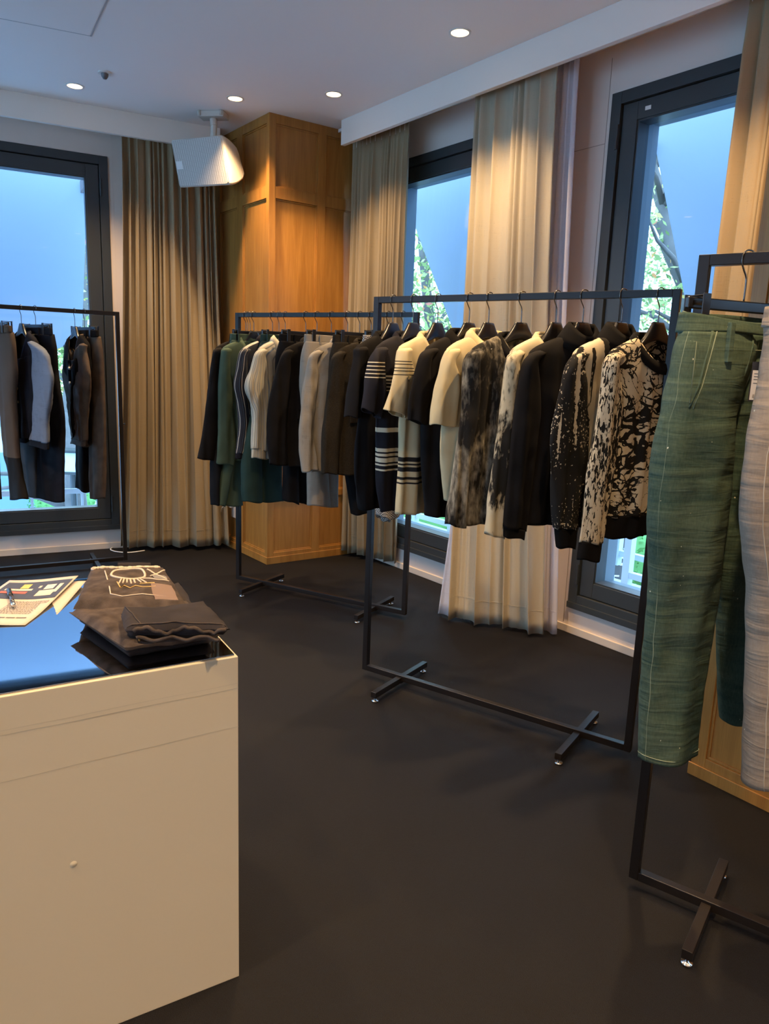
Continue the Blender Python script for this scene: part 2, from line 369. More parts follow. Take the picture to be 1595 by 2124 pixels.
# oak panelled piers
def panel_face(mb, o, d, n, L, stiles, rails, zt, t=.014, inset=0.0):
    """solid backing slab with proud stiles and rails"""
    mb.obox(o, d, n, inset, L, -.05, -t, 0, zt)
    for a0, a1 in stiles: mb.obox(o, d, n, a0, a1, -t, 0, 0, zt)
    st = sorted(stiles)
    for z0, z1 in rails:
        for i in range(len(st)-1): mb.obox(o, d, n, st[i][1], st[i+1][0], -t, -.0008, z0, z1)
def bead(mb, o, d, n, st, rails, t=.014):
    st = sorted(st); rl = sorted(rails)
    for i in range(len(st)-1):
        for j in range(len(rl)-1):
            a0, a1, z0, z1 = st[i][1], st[i+1][0], rl[j][1], rl[j+1][0]
            for (x0, x1, y0, y1) in ((a0, a0+.009, z0, z1), (a1-.009, a1, z0, z1), (a0, a1, z0, z0+.009), (a0, a1, z1-.009, z1)):
                mb.obox(o, d, n, x0, x1, -t, -t+.006, y0, y1)
RAILS = [(0, .078), (.452, .497), (2.405, 2.475), (2.845, 2.90)]
c0 = Vector((-.803, 4.933, 0)); dF = Vector((cos(radians(35.2)), sin(radians(35.2)), 0)); nF = Vector((dF.y, -dF.x, 0))
nRi = nR  # left face of the pier faces the same way as the right wall (towards the left)
mb = MB()
stl = [(0, .036), (.37, .455), (.72, .84)]; panel_face(mb, c0, dR, nR, .84, stl, RAILS, ZC); bead(mb, c0, dR, nR, stl, RAILS)
str_ = [(0, .046), (.352, .412), (.70, .76)]; panel_face(mb, c0, dF, nF, .76, str_, RAILS, ZC, inset=.05); bead(mb, c0, dF, nF, str_, RAILS)
mb.obox(c0, dR, nR, -.005, .84, 0, .006, 0, .05); mb.obox(c0, dF, nF, -.005, .76, 0, .006, 0, .05)
struct('wall_corner_pier', mb, M['wood'], bevel=.0015)
rc = Vector((1.12, 2.392, 0))
mb = MB(); st3 = [(0, .05), (.42, .50), (.85, .93)]
panel_face(mb, rc, -dR, nR, .93, st3, RAILS, ZC); bead(mb, rc, -dR, nR, st3, RAILS)
mb.obox(rc, -dR, nR, 0, .93, -.78, -.05, 0, ZC); mb.obox(rc, -dR, nR, -.006, .936, 0, .007, 0, .045)
struct('wall_right_pier', mb, M['wood'], bevel=.0015)

# ceiling hatch
hc = [G(190, 75, ZC), G(222, 4, ZC)]; hz = G(0, 38, ZC)
d1 = (hc[1]-hc[0]).normalized(); d2 = (hz-hc[0]).normalized()
h = thing('ceiling_hatch', 'flush square access hatch in the ceiling near the left window', 'ceiling hatch', (hc[0].x, hc[0].y, ZC))
m_ = MB()
A = hc[0]; Q = lambda a, b, z: tuple(A+d1*a+d2*b+Vector((0, 0, z)))
m_.hexa([Q(.01, .01, -.003), Q(.59, .01, -.003), Q(.59, .59, -.003), Q(.01, .59, -.003), Q(.01, .01, 0), Q(.59, .01, 0), Q(.59, .59, 0), Q(.01, .59, 0)])
m_.build('panel', M['ceiling'], h, world=True)
m_ = MB()
for (a0, a1, b0, b1) in ((0, .6, 0, .005), (0, .6, .595, .6), (0, .005, 0, .6), (.595, .6, 0, .6)):
    m_.hexa([Q(a0, b0, -.002), Q(a1, b0, -.002), Q(a1, b1, -.002), Q(a0, b1, -.002), Q(a0, b0, 0), Q(a1, b0, 0), Q(a1, b1, 0), Q(a0, b1, 0)])
m_.build('rim', mat('hatch_rim', (.42, .42, .43), .4), h, world=True)
# detector
p = G(217, 150, ZC); t = thing('smoke_detector', 'small round white detector with dark lens on the ceiling', 'detector', (p.x, p.y, ZC))
MB().disc((0, 0), .035, -.008, 0).build('base', M['white'], t); MB().loft([[(r*cos(k*pi/8), r*sin(k*pi/8), z) for k in range(16)] for r, z in ((.02, -.008), (.018, -.022), (.009, -.034))], True, False, True).build('lens', mat('lens', (.12, .12, .13), .3), t, smooth=True)

# downlights: the room's own lamps
vis = [((954, 67), 'at the right, nearest the long fascia board'), ((692, 195), 'to the right of the corner pier top'), ((488, 204), 'above the ceiling speaker bracket'), ((155, 178), 'beside the small ceiling detector')]
lpos = [(G(*p, ZC), t) for p, t in vis] + [(Vector(p), None) for p in [(.95, 2.65, 0), (-.35, 2.55, 0), (-1.7, 2.75, 0), (.45, 1.0, 0), (-1.1, .7, 0), (-2.9, 3.1, 0), (-2.6, .9, 0), (.9, -.6, 0), (-.7, -1.0, 0), (2.3, .3, 0)]]
for i, (p, txt) in enumerate(lpos):
    t = thing('downlight', 'recessed round warm ceiling downlight '+(txt or 'behind the viewer, out of the picture'), 'downlight', (p.x, p.y, ZC), group='recessed downlights')
    m_ = MB(); R1 = [[(r*cos(k*pi/16), r*sin(k*pi/16), z) for k in range(32)] for r, z in ((.052, 0), (.052, -.003), (.042, -.004), (.040, -.0015))]
    m_.loft(R1).build('trim_ring', M['white'], t, smooth=False)
    MB().disc((0, 0), .041, -.0025, -.0005, 32).build('lens', M['lampglow'], t)
    ld = bpy.data.lights.new('downlight_lamp', 'SPOT'); ld.energy = LAMP_W*(.62 if i < 4 else 1.0); ld.color = LAMP_COL; ld.spot_size = radians(104); ld.spot_blend = .85; ld.shadow_soft_size = .035
    lo = bpy.data.objects.new('lamp', ld); COL.objects.link(lo); lo.parent = t; lo.location = (0, 0, -.012)

# ------------------------------------------------------------------ outdoors
outW = mat('sunshade_panel', (.50, .56, .64), .4, spec=.3)
N, L = nt(outW); _t = N.new('ShaderNodeBsdfTranslucent'); _t.inputs[0].default_value = (.54, .62, .72, 1); _x = N.new('ShaderNodeMixShader'); _x.inputs[0].default_value = .5
L.new(N['Principled BSDF'].outputs[0], _x.inputs[1]); L.new(_t.outputs[0], _x.inputs[2]); L.new(_x.outputs[0], N['Material Output'].inputs[0])
def wallpt(o, d, n, x, y, off):
    az = degrees(atan2(d.y, d.x)); return VP(x, y, o+n*off, az)
def shade_panel(name, label, o, d, n, off, pts, extra=()):
    """pts: outline seen through the window, laid on a plane parallel to the wall at distance off"""
    P_ = []
    for p in pts:
        if len(p) == 2: P_.append(wallpt(o, d, n, p[0], p[1], off))
        else: P_.append(o+d*p[0]+n*off+Vector((0, 0, p[1])))
    k = len(P_); m = MB(); m.add([tuple(p) for p in P_]+[tuple(p-n*.004) for p in P_], [tuple(range(k)), tuple(range(k, 2*k))[::-1]]+[(i, (i+1) % k, k+(i+1) % k, k+i) for i in range(k)])
    t = thing(name, label, 'sunshade panel', tuple(sum(P_, Vector())/k))
    m.build('panel', outW, t, world=True)
    return t, P_
sp3, P3 = shade_panel('sunshade_panel', 'large slanted blue-white metal panel outside the right window', WR, dR, nR, -.62, [(1351, 262), (1425, 640), (1500, 1010), (-2.9, .3, 0), (-2.9, 3.3, 0), (-.70, 3.3, 0)])
sp2, P2 = shade_panel('sunshade_panel', 'large slanted blue-white metal panel outside the middle window', WR, dR, nR, -.62, [(838, 408), (945, 700), (1060, 1010), (-.38, .3, 0), (-.38, 3.3, 0), (1.6, 3.3, 0)])
sp1, P1 = shade_panel('sunshade_panel', 'wide pale metal panel outside the left window', WL, dL, nL, -.62, [(181, 380), (170, 700), (110, 728), (-60, 850), (-2.3, .9, 0), (-2.3, 3.3, 0), (-.02, 3.3, 0)])
for spn, PP, o, d, n in ((sp3, P3, WR, dR, nR), (sp2, P2, WR, dR, nR), (sp1, P1, WL, dL, nL)):
    c = PP[0]; m_ = MB(); a = (c-o).dot(d); s_ = -1 if d is dR else -1
    zc = 2.60
    m_.obox(o, d, n, a-.05, a+.06, -.62, -.22, zc-.045, zc+.035); m_.build('bracket', mat('bracket', (.25, .22, .22), .5), spn, world=True)
concrete = mat('terrace_paving', (.42, .46, .50), .7, var=.08)
m_ = MB(); m_.obox(WR, dR, nR, -4.5, 2.5, -1.02, -.22, -.15, .04); o = m_.build('floor_terrace', concrete); o['kind'] = 'structure'
m_ = MB(); m_.obox(WR, dR, nR, -7, 4.5, -9, -1.02, -1.0, -.85); o = m_.build('floor_planting_bed', mat('soil', (.10, .075, .055), .95, var=.4, vscale=3)); o['kind'] = 'structure'
m_ = MB(); m_.obox(WL, dL, nL, -4.5, 1.2, -.5, -.22, -.15, .12); o = m_.build('floor_ledge', concrete); o['kind'] = 'structure'
steel = mat('pale_steel', (.55, .62, .70), .4)
def railing(o, d, n, off, a0, a1, posts, zb, zt, label, rails, w=.045):
    t = thing('railing', label, 'railing', tuple(o+d*a0+n*off))
    for a in posts:
        m_ = MB(); m_.obox(o, d, n, a-w/2, a+w/2, off-w/2, off+w/2, zb, zt); m_.build('post', steel, t, world=True)
    for z in rails:
        m_ = MB(); m_.obox(o, d, n, a0, a1, off-w*.4, off+w*.4, z-.02, z+.02); m_.build('rail', steel, t, world=True)
pA = G(1262, 1196, .04); pB_ = G(1298, 1219, .04); offA = (pB_-WR).dot(nR); aB_ = (pB_-WR).dot(dR); aA_ = (wallpt(WR, dR, nR, 1263, 1150, offA-.35)-WR).dot(dR)
railing(WR, dR, nR, offA, -2.8, aB_, [-2.7, -1.9, aB_], .04, 1.0, 'pale steel railing on the terrace outside the right window', [.13, .98], .05)
railing(WR, dR, nR, offA-.45, aB_+.05, aA_, [aA_], .04, 1.0, 'pale steel railing further out on the terrace outside the right window', [.13, .98], .05)
railing(WR, dR, nR, -.8, -.7, 1.6, [-.55, -.1, .35, .8, 1.25], .04, 1.0, 'pale steel railing on the terrace outside the middle window', [.16, .98])
railing(WL, dL, nL, -.45, -2.4, .6, [-1.9, -1.1, -.55, -.2, .4], .12, 1.0, 'thin pale railing on the ledge outside the left window', [.36], .018)
m_ = MB(); m_.box(-60, 60, -10, 80, -3.7, -3.6); o = m_.build('floor_street', mat('street', (.50, .60, .68), .6, var=.3, vscale=.5)); o['kind'] = 'structure'
# white building across the street, low left
t = thing('far_building', 'pale building across the street seen below the left window panel', 'building', (-9, 16, -3.6))
m_ = MB(); m_.box(-14, -5.1, 12.5, 16, -3.6, .15); m_.build('facade', mat('facade', (.60, .66, .74), .7), t, world=True)
for k in range(4):
    m_ = MB(); m_.box(-13.2+k*2, -12.0+k*2, 12.45, 12.52, -1.6, -.3); m_.build('window', mat('far_window', (.15, .25, .35), .2), t, world=True)
m_ = MB(); m_.box(-14.1, -5.0, 12.4, 16.1, .15, .3); m_.build('parapet', mat('parapet', (.3, .36, .42), .6), t, world=True)
# street lamp
lp = CAM+ray(150, 955)*8.5
t = thing('street_lamp', 'black street lamp with boxy lantern seen through the left window', 'street lamp', (lp.x, lp.y, -3.6))
m_ = MB(); m_.tube([(0, 0, 0), (0, 0, lp.z+3.6-.12)], .035, 10); m_.build('pole', M['frame'], t)
m_ = MB(); zl = lp.z+3.6; m_.box(-.13, .13, -.13, .13, zl+.10, zl+.13); m_.box(-.12, .12, -.12, .12, zl-.15, zl-.12)
for sx in (-.115, .115):
    for sy in (-.115, .115): m_.box(sx-.012, sx+.012, sy-.012, sy+.012, zl-.12, zl+.10)
m_.build('lantern_cage', M['frame'], t); m_ = MB(); m_.box(-.10, .10, -.10, .10, zl-.12, zl+.10); m_.build('lantern_glass', mat('lantern_glass', (.7, .8, .85), .3), t)

# trees
def leafmat(name, c, c2):
    m = mat(name, c, .6, var=0); N, L = nt(m); b = N['Principled BSDF']; g = N.new('ShaderNodeNewGeometry')
    r = ramp(N, L, g.outputs['Random Per Island'], [(0, c), (.55, c2), (.8, tuple(min(1, x*1.5) for x in c2)), (.93, (.75, .38, .10)), (1, (.8, .25, .2))])
    tr = N.new('ShaderNodeBsdfTranslucent'); L.new(r.outputs[0], tr.inputs[0]); L.new(r.outputs[0], b.inputs['Base Color'])
    mx = N.new('ShaderNodeMixShader'); mx.inputs[0].default_value = .55; L.new(b.outputs[0], mx.inputs[1]); L.new(tr.outputs[0], mx.inputs[2]); L.new(mx.outputs[0], N['Material Output'].inputs[0]); return m
LEAF = leafmat('autumn_leaves', (.14, .22, .07), (.42, .52, .20)); BUSH = mat('shrub_leaves', (.14, .36, .09), .6)
bark = mat('bark', (.13, .12, .115), .9, bump=.8, bscale=30, var=.4, vscale=10)
def leaves(mb, c, rad, n, size, rng):
    for _ in range(n):
        while True:
            v = Vector((rng.uniform(-1, 1), rng.uniform(-1, 1), rng.uniform(-1, 1)))
            if v.length < 1: break
        p = Vector(c)+Vector((v.x*rad[0], v.y*rad[1], v.z*rad[2]))
        a = Vector((rng.gauss(0, 1), rng.gauss(0, 1), rng.gauss(0, 1))).normalized(); b_ = a.cross(Vector((rng.gauss(0, 1), rng.gauss(0, 1), rng.gauss(0, 1)))).normalized()
        s = size*rng.uniform(.6, 1.3)
        mb.add([p-a*s, p+b_*s*.45, p+a*s, p-b_*s*.45], [(0, 1, 2, 3)])
def branch(path, n, rng, wob=.12):
    return path
def tree(label, trunk, r0, crown, n, size, seed, limbs=12):
    rng = random.Random(seed); base = Vector(trunk[0])
    t = thing('tree', label, 'tree', tuple(base), group=None)
    pts = [Vector(p) for p in trunk]; rr = [r0*(1-.6*i/(len(pts)-1)) for i in range(len(pts))]
    m_ = MB(); m_.tube(pts, rr, 12); m_.build('trunk', bark, t, world=True, smooth=True)
    m_ = MB()
    for k in range(limbs):
        i = rng.randint(max(1, len(pts)//3), len(pts)-1); p = pts[i]; a = rng.uniform(0, 2*pi); L_ = rng.uniform(.8, 2.0)
        q = p+Vector((cos(a)*L_*.5, sin(a)*L_*.5, L_*rng.uniform(.1, .4))); q2 = q+Vector((cos(a+.4)*L_*.5, sin(a+.4)*L_*.5, L_*rng.uniform(-.1, .5)))
        m_.tube([p, (p+q)/2+Vector((0, 0, .06)), q, q2], [r0*.32, r0*.24, r0*.16, r0*.06], 6)
    m_.build('branches', bark, t, world=True, smooth=True)
    m_ = MB()
    for c, rad, k in crown: leaves(m_, c, rad, int(n*k), size, rng)
    m_.build('foliage', LEAF, t, world=True)
    return t
def at(x, y, f): return CAM+ray(x, y)*f
# tree by the right window: trunk leans as seen between frame and panel
tp = [at(1266, 1240, 6.4), at(1290, 1080, 6.4), at(1330, 880, 6.4), at(1440, 720, 6.5), at(1425, 600, 6.5), at(1386, 510, 6.5), at(1376, 430, 6.6), at(1352, 350, 6.7), at(1330, 250, 6.9), at(1340, 120, 7.1)]
c3 = at(1370, 480, 7.2)
tr3 = tree('tree with grey curving trunk and sparse leaves outside the right window', tp, .10, [(c3, (1.5, 1.5, 1.6), .5), (at(1330, 560, 7.6), (1.6, 1.6, .8), .5)], 7000, .036, 3, 18)
rng = random.Random(5); m_ = MB()
for k in range(40):
    f_ = rng.uniform(0, .9); p = tp[0].lerp(tp[1], f_)+Vector((rng.uniform(-.11, .06), -.11, 0)); m_.box(p.x-.02, p.x+.02, p.y-.004, p.y+.004, p.z-.006, p.z+.006)
m_.build('fairy_lights', mat('fairy', (.8, .85, .9), .4), tr3, world=True)['kind'] = 'stuff'
c2 = at(880, 560, 8.0)
tree('tree with green and red autumn leaves outside the middle window', [at(900, 1300, 8.3), at(905, 900, 8.3), at(895, 700, 8.3), at(880, 560, 8.3), at(868, 430, 8.4)], .09,
     [(at(870, 600, 8.0), (1.6, 1.6, 1.7), .7), (at(930, 750, 8.4), (1.8, 1.8, .9), .3)], 10000, .038, 11, 18)
tree('leafy tree in the narrow gap beside the left window panel', [at(128, 1500, 10), at(138, 1000, 10), at(150, 800, 10.2), at(175, 600, 10.5), at(180, 400, 11)], .16,
     [(at(170, 600, 11), (1.8, 1.8, 2.0), .7), (at(128, 760, 11), (1.0, 1.0, .6), .3)], 6000, .05, 21, 6)
tree('stout bare grey trunk below the leaves outside the left window', [at(160, 1250, 9), at(158, 1060, 9), at(156, 1000, 9), at(146, 930, 9.1), at(132, 860, 9.3)], .16, [(at(110, 700, 10), (.5, .5, .4), 1)], 150, .06, 31, 2)
for (bx, by, bf, rd, nm) in ((1322, 1165, 7.2, (.75, .5, .42), 'round green shrub beyond the terrace outside the right window'), (1310, 1110, 8.4, (.9, .6, .5), 'darker shrub behind the round green one outside the right window'),
                         (900, 1075, 8.5, (1.4, .6, .45), 'low green shrub beyond the railing outside the middle window'), (135, 1035, 12, (.6, .5, .5), 'green shrub at street level outside the left window')):
    p = at(bx, by, bf); m_ = MB(); leaves(m_, p, rd, 2200, .035, random.Random(int(bx)))
    m_.loft([[(p.x+rd[0]*.8*cos(a)*sin(b_), p.y+rd[1]*.8*sin(a)*sin(b_), p.z+rd[2]*.8*cos(b_)) for a in [2*pi*k/20 for k in range(20)]] for b_ in [pi*j/12 for j in range(13)]])
    o = m_.build('shrub', BUSH); tag(o, nm, 'shrub')

# ------------------------------------------------------------------ curtains
def curtain(name, label, m, top, bot, z0, z1, folds, amp, seed, pinch=True, hem=True, mid=None, group=None):
    """top/bot: two plan points each; folds along the width"""
    rng = random.Random(seed); a0, a1 = Vector(top[0]), Vector(top[1]); b0, b1 = Vector(bot[0]), Vector(bot[1])
    nx, nz = folds*14, 46; ph = [rng.uniform(-.5, .5) for _ in range(folds+2)]; wv = [rng.uniform(.75, 1.3) for _ in range(folds+2)]
    rings = []
    for j in range(nz+1):
        s = j/nz; z = z1+(z0-z1)*s; row = []; e = s**1.4
        for i in range(nx+1):
            u = i/nx; k = u*folds; ki = int(k); kf = k-ki
            p = a0.lerp(a1, u).lerp(b0.lerp(b1, u), e)
            dd = (a1-a0).lerp(b1-b0, e); dn = Vector((dd.y, -dd.x, 0)).normalized()
            am = amp*(.55+.45*s)*(wv[ki]*(1-kf)+wv[min(ki+1, folds)]*kf)
            kk = k+.38*sin(u*11+seed)+.25*sin(u*23+seed*2)
            w_ = (1-.65*s)*sin(2*pi*kk+.54*sin(2*pi*kk)+ph[ki]*.8)+.85*s*sin(2*pi*kk*.5+1.3*s+ph[ki]*.6*s+seed)
            if pinch and s < .09:
                q_ = 1-s/.09; w_ = w_*(1-.55*q_)
                am *= (1-.35*q_)
            if pinch and s < .035: am *= 1.05
            nv = noise.noise(Vector((u*6+seed, s*2.2, seed)))
            off = w_*am + nv*.03*s
            lat = cos(2*pi*k+.5)*amp*.22*(.4+.6*s)
            zz = z + (.012*noise.noise(Vector((u*8, 3, seed))) if j == nz else 0)
            row.append(p+dn*off+dd.normalized()*lat+Vector((0, 0, zz)))
        rings.append(row)
    mb = MB(); mb.loft(rings, closed=False)
    t = thing(name, label, 'curtain', tuple((b0+b1)/2+Vector((0, 0, z0))), group=group)
    mb.build('cloth', m, t, smooth=True, world=True, solid=.002)
    if hem:
        k0 = int(nz*.975); mb = MB()
        for q_ in (-1, 1): mb.tube([p+Vector((dd.y, -dd.x, 0)).normalized()*.0018*q_ for p in rings[k0]], .0011, 4)
        mb.build('hem_stitching', m, t, world=True)
    if pinch:
        for i in range(folds):
            q_ = rings[1][int((i+.25)*14)]; h_ = MB(); h_.tube([(q_.x, q_.y, q_.z-.01), (q_.x, q_.y, ZC-.02)], .002, 6); h_.build('curtain_hook', M['white'], t, world=True)
    return t
def wp(o, d, n, a, off): v = o+d*a+n*off; return (v.x, v.y, 0)
curtain('curtain', 'beige woven pinch-pleat curtain beside the left window, left of the oak corner pier', M['curtain'],
        (wp(WL, dL, nL, .085, .17), wp(WL, dL, nL, .68, .20)), ((-1.905, 5.14, 0), (-1.16, 5.33, 0)), .03, 2.85, 13, .040, 2)
curtain('curtain', 'beige woven pinch-pleat curtain right of the oak corner pier', M['curtain'],
        (wp(WR, dR, nR, .90, .18), wp(WR, dR, nR, .30, .18)), ((-.315, 5.285, 0), (.085, 4.965, 0)), .035, 2.85, 12, .034, 5)
curtain('curtain', 'beige woven curtain at the top right between window and right oak pier', M['curtain'],
        (wp(WR, dR, nR, -1.76, .19), wp(WR, dR, nR, -2.14, .19)), (wp(WR, dR, nR, -1.74, .22), wp(WR, dR, nR, -2.15, .22)), .035, 2.85, 6, .034, 8)
curtain('linen_curtain', 'pale linen curtain hanging between the middle and right windows', M['linen'],
        (wp(WR, dR, nR, -.33, .24), wp(WR, dR, nR, -.86, .24)), ((.375, 3.90, 0), (.86, 3.70, 0)), .02, 2.86, 7, .038, 12, pinch=False)
curtain('sheer_curtain', 'white sheer curtain showing behind the right edge of the linen curtain', M['sheer'],
        (wp(WR, dR, nR, -.40, .15), wp(WR, dR, nR, -.925, .15)), ((.32, 3.98, 0), (.945, 3.735, 0)), .015, 2.86, 9, .022, 15, pinch=False)

# ------------------------------------------------------------------ speaker
sc_ = at(415, 336, 4.66)
sp = thing('ceiling_speaker', 'white trapezoid loudspeaker with perforated grille hanging on a ceiling bracket', 'speaker', tuple(sc_), 0)
yaw = radians(-118.0); fn = Vector((cos(yaw), sin(yaw), 0)); fn = (fn+Vector((0, 0, -.12))).normalized()
fr_ = Vector((-sin(yaw), cos(yaw), 0)); fr_ = fr_ if fr_.dot(Vector((1, 0, 0))) > 0 else -fr_
fu = fr_.cross(fn).normalized(); fu = fu if fu.z > 0 else -fu
ang = radians(-2); fr_, fu = fr_*cos(ang)+fu*sin(ang), fu*cos(ang)-fr_*sin(ang)
def SPt(a, b_, c): return sc_+fr_*a+fu*b_+fn*c
# front face slants in towards the bottom left as in the photo; body tapers and rounds to the back
def sp_ring(s, c, sy=None):
    sy = sy or s; hw, hh = .212*s, .142*sy; r_ = .016; pts = []
    for (cx_, cy_, a0) in ((hw-r_, hh-r_, 0), (-hw+r_, hh-r_, 90), (-hw+r_, -hh+r_, 180), (hw-r_, -hh+r_, 270)):
        for k in range(5):
            a = radians(a0+k*22.5); x_ = cx_+r_*cos(a); y_ = cy_+r_*sin(a); pts.append(SPt(x_-.022*(y_/hh), y_, c))
    return pts
m_ = MB(); m_.loft([sp_ring(.98, .0), sp_ring(1.0, -.006), sp_ring(1.0, -.03, .99), sp_ring(.995, -.065, .93), sp_ring(.99, -.105, .82), sp_ring(.98, -.14, .68), sp_ring(.96, -.160, .50), sp_ring(.92, -.168, .38)], True, True, True); m_.build('cabinet', M['speaker'], sp, world=True, smooth=True)
gm = mat('grille', (.50, .47, .43), .6); N, L = nt(gm); b_ = N['Principled BSDF']
vo = N.new('ShaderNodeTexVoronoi'); vo.inputs['Scale'].default_value = 120; vo.inputs['Randomness'].default_value = 0; tc = N.new('ShaderNodeTexCoord'); L.new(tc.outputs['Object'], vo.inputs['Vector'])
r = ramp(N, L, vo.outputs['Distance'], [(.3, (.25, .24, .22)), (.4, (.55, .52, .48))]); L.new(r.outputs[0], b_.inputs['Base Color'])
m_ = MB(); m_.loft([[p+fn*.0 for p in sp_ring(.955, .001)], [p for p in sp_ring(.95, .006)]], True, False, True); m_.build('grille', gm, sp, world=True)
m_ = MB(); m_.hexa([SPt(-.188, -.035, .0055), SPt(-.138, -.035, .0055), SPt(-.138, -.035, .008), SPt(-.188, -.035, .008), SPt(-.195, .012, .0055), SPt(-.145, .012, .0055), SPt(-.145, .012, .008), SPt(-.195, .012, .008)]); m_.build('badge', M['white'], sp, world=True)
mt = G(440, 240, ZC); mt = Vector((mt.x+.02, mt.y-.06, ZC))
m_ = MB(); a_ = Vector((cos(radians(-8)), sin(radians(-8)), 0)); b2 = Vector((-a_.y, a_.x, 0))
m_.obox(mt, a_, b2, -.085, .085, -.05, .05, ZC-.035, ZC); m_.build('mount_plate', M['speaker'], sp, world=True, bevel=.006)
m_ = MB()
for sx in (-.07, .07):
    c = mt+a_*sx-b2*.05; m_.tube([(c.x, c.y, ZC-.03), (c.x, c.y, ZC-.002)], .010, 10)
m_.build('screws', M['speaker'], sp, world=True, smooth=True)
top = sc_+fu*.13-fn*.07+fr_*.06; st_ = Vector((mt.x, mt.y, ZC-.035)); kn = Vector((mt.x+.005, mt.y, ZC-.075))
m_ = MB(); m_.tube([st_, kn], .022, 12); m_.tube([kn+Vector((0, 0, .01)), top+Vector((0, 0, .02)), top-Vector((0, 0, .03))], .021, 8); m_.build('bracket_arm', M['speaker'], sp, world=True, bevel=.002)

# ------------------------------------------------------------------ garment racks
def make_rack(name, label):
    t = thing(name, label, 'clothes rack', group='black clothes racks'); W_ = 1.205; s = .0125; zb, zt = .03, 1.66
    for x in (s, W_-s):
        m_ = MB(); m_.box(x-s, x+s, -s, s, zb, zt); m_.build('post', M['rack'], t, bevel=.0015)
    m_ = MB(); m_.box(2*s, W_-2*s, -s, s, zt-.025, zt); m_.build('hanging_rail', M['rack'], t, bevel=.0015)
    m_ = MB(); m_.box(2*s, W_-2*s, -s, s, zb, zb+.025); m_.build('bottom_rail', M['rack'], t, bevel=.0015)
    for x in (.20, W_-.20):
        m_ = MB(); m_.box(x-s, x+s, -.21, -s, .022, .047); m_.box(x-s, x+s, s, .21, .022, .047); m_.box(x-s, x+s, -s, s, .018, .030)
        f = m_.build('foot', M['rack'], t, bevel=.0012)
        for y in (-.195, .195):
            g = MB(); g.loft([[(x+r_*cos(k*pi/8), y+r_*sin(k*pi/8), z) for k in range(16)] for r_, z in ((.013, .0), (.015, .004), (.013, .008), (.004, .009), (.004, .024))], True, True, True); g.build('levelling_glide', M['chrome'], f, smooth=True)
    m_ = MB(); m_.tube([(W_, 0, .95), (W_+.012, 0, .95)], .004, 8); m_.tube([(W_+.012, 0, .95), (W_+.016, 0, .95)], .006, 8); m_.build('rail_bolt', M['hook'], t)
    return t
r0 = make_rack('clothes_rack', 'x')
RK = {}
def place_rack(key, p, az, label, first=False):
    o = r0 if first else copy_tree(r0); o['label'] = label; o.location = (p.x, p.y, 0); o.rotation_euler = (0, 0, radians(az))
    RK[key] = (Vector((p.x, p.y, 0)), Vector((cos(radians(az)), sin(radians(az)), 0)), az); return o
pM = G(754, 1386, .03); qM = G(1312, 1560, .03); azM = degrees(atan2(qM.y-pM.y, qM.x-pM.x))
pB = G(492, 1200, .03); qB = G(841, 1275, .03); azB = degrees(atan2(qB.y-pB.y, qB.x-pB.x))
place_rack('M', pM, azM, 'black steel clothes rack in the middle holding ten sweaters and shirts', True)
place_rack('B', pB, azB, 'black steel clothes rack in front of the oak corner pier, holding jackets and trousers')
pL = G(264, 1161, .03); azL = 29.3; dl = Vector((cos(radians(azL)), sin(radians(azL)), 0)); place_rack('L', pL-dl*1.205, azL, 'black steel clothes rack in front of the left window')
pF = G(1306, 1814, .03); place_rack('F', pF, azM-1.5, 'black steel clothes rack nearest at the right, holding jeans')
def onbar(key, px, z=1.66):
    o, d, az = RK[key]; lo, hi = -.3, 1.6
    for _ in range(40):
        m = (lo+hi)/2
        if proj_x((o.x+d.x*m, o.y+d.y*m, z)) < px: lo = m
        else: hi = m
    return Vector((o.x+d.x*m, o.y+d.y*m, z))

# ------------------------------------------------------------------ hangers
HOOK = [(.016, -.017), (.017, -.006), (.013, .002), (.005, .0055), (-.005, .0055), (-.013, .002), (-.019, -.008), (-.019, -.022), (-.012, -.036), (-.003, -.050), (0, -.064), (0, -.107)]
def sm(path, k=4):
    out = []
    for i in range(len(path)-1):
        p0, p1, p2, p3 = path[max(i-1, 0)], path[i], path[i+1], path[min(i+2, len(path)-1)]
        for j in range(k):
            t = j/k; out.append(tuple(.5*((2*b)+(-a+c)*t+(2*a-5*b+4*c-d)*t*t+(-a+3*b-3*c+d)*t**3) for a, b, c, d in zip(p0, p1, p2, p3)))
    out.append(tuple(path[-1])); return out
def make_hanger():
    t = thing('clothes_hanger', 'x', 'hanger', group='black suit hangers')
    m_ = MB(); m_.tube([(x, 0, z) for x, z in sm(HOOK)], .0019, 8); m_.build('hook', M['hook'], t, smooth=True)
    rings = []
    for i in range(49):
        u = -.190+.38*i/48; a = abs(u)
        topz = -.103 if a < .024 else -.103-.122*(1-exp(-(a-.024)/.064))
        botz = -.163-.082*(a/.205)**1.25
        if a > .175: q_ = (a-.175)/.015; topz -= .008*q_*q_; botz += .004*q_*q_
        hd = .008+.008*(a/.205)**1.5; y = -.008*(a/.205)**2
        c = (topz+botz)/2; h = max(.006, (topz-botz)/2); ring = []
        for k in range(12):
            th = 2*pi*k/12; cu = lambda v: math.copysign(abs(v)**.55, v)
            ring.append((u, y+hd*cu(cos(th)), c+h*cu(sin(th))))
        rings.append(ring)
    m_ = MB(); m_.loft(rings, True, True, True); m_.build('arms', M['hanger'], t, smooth=True)
    return t
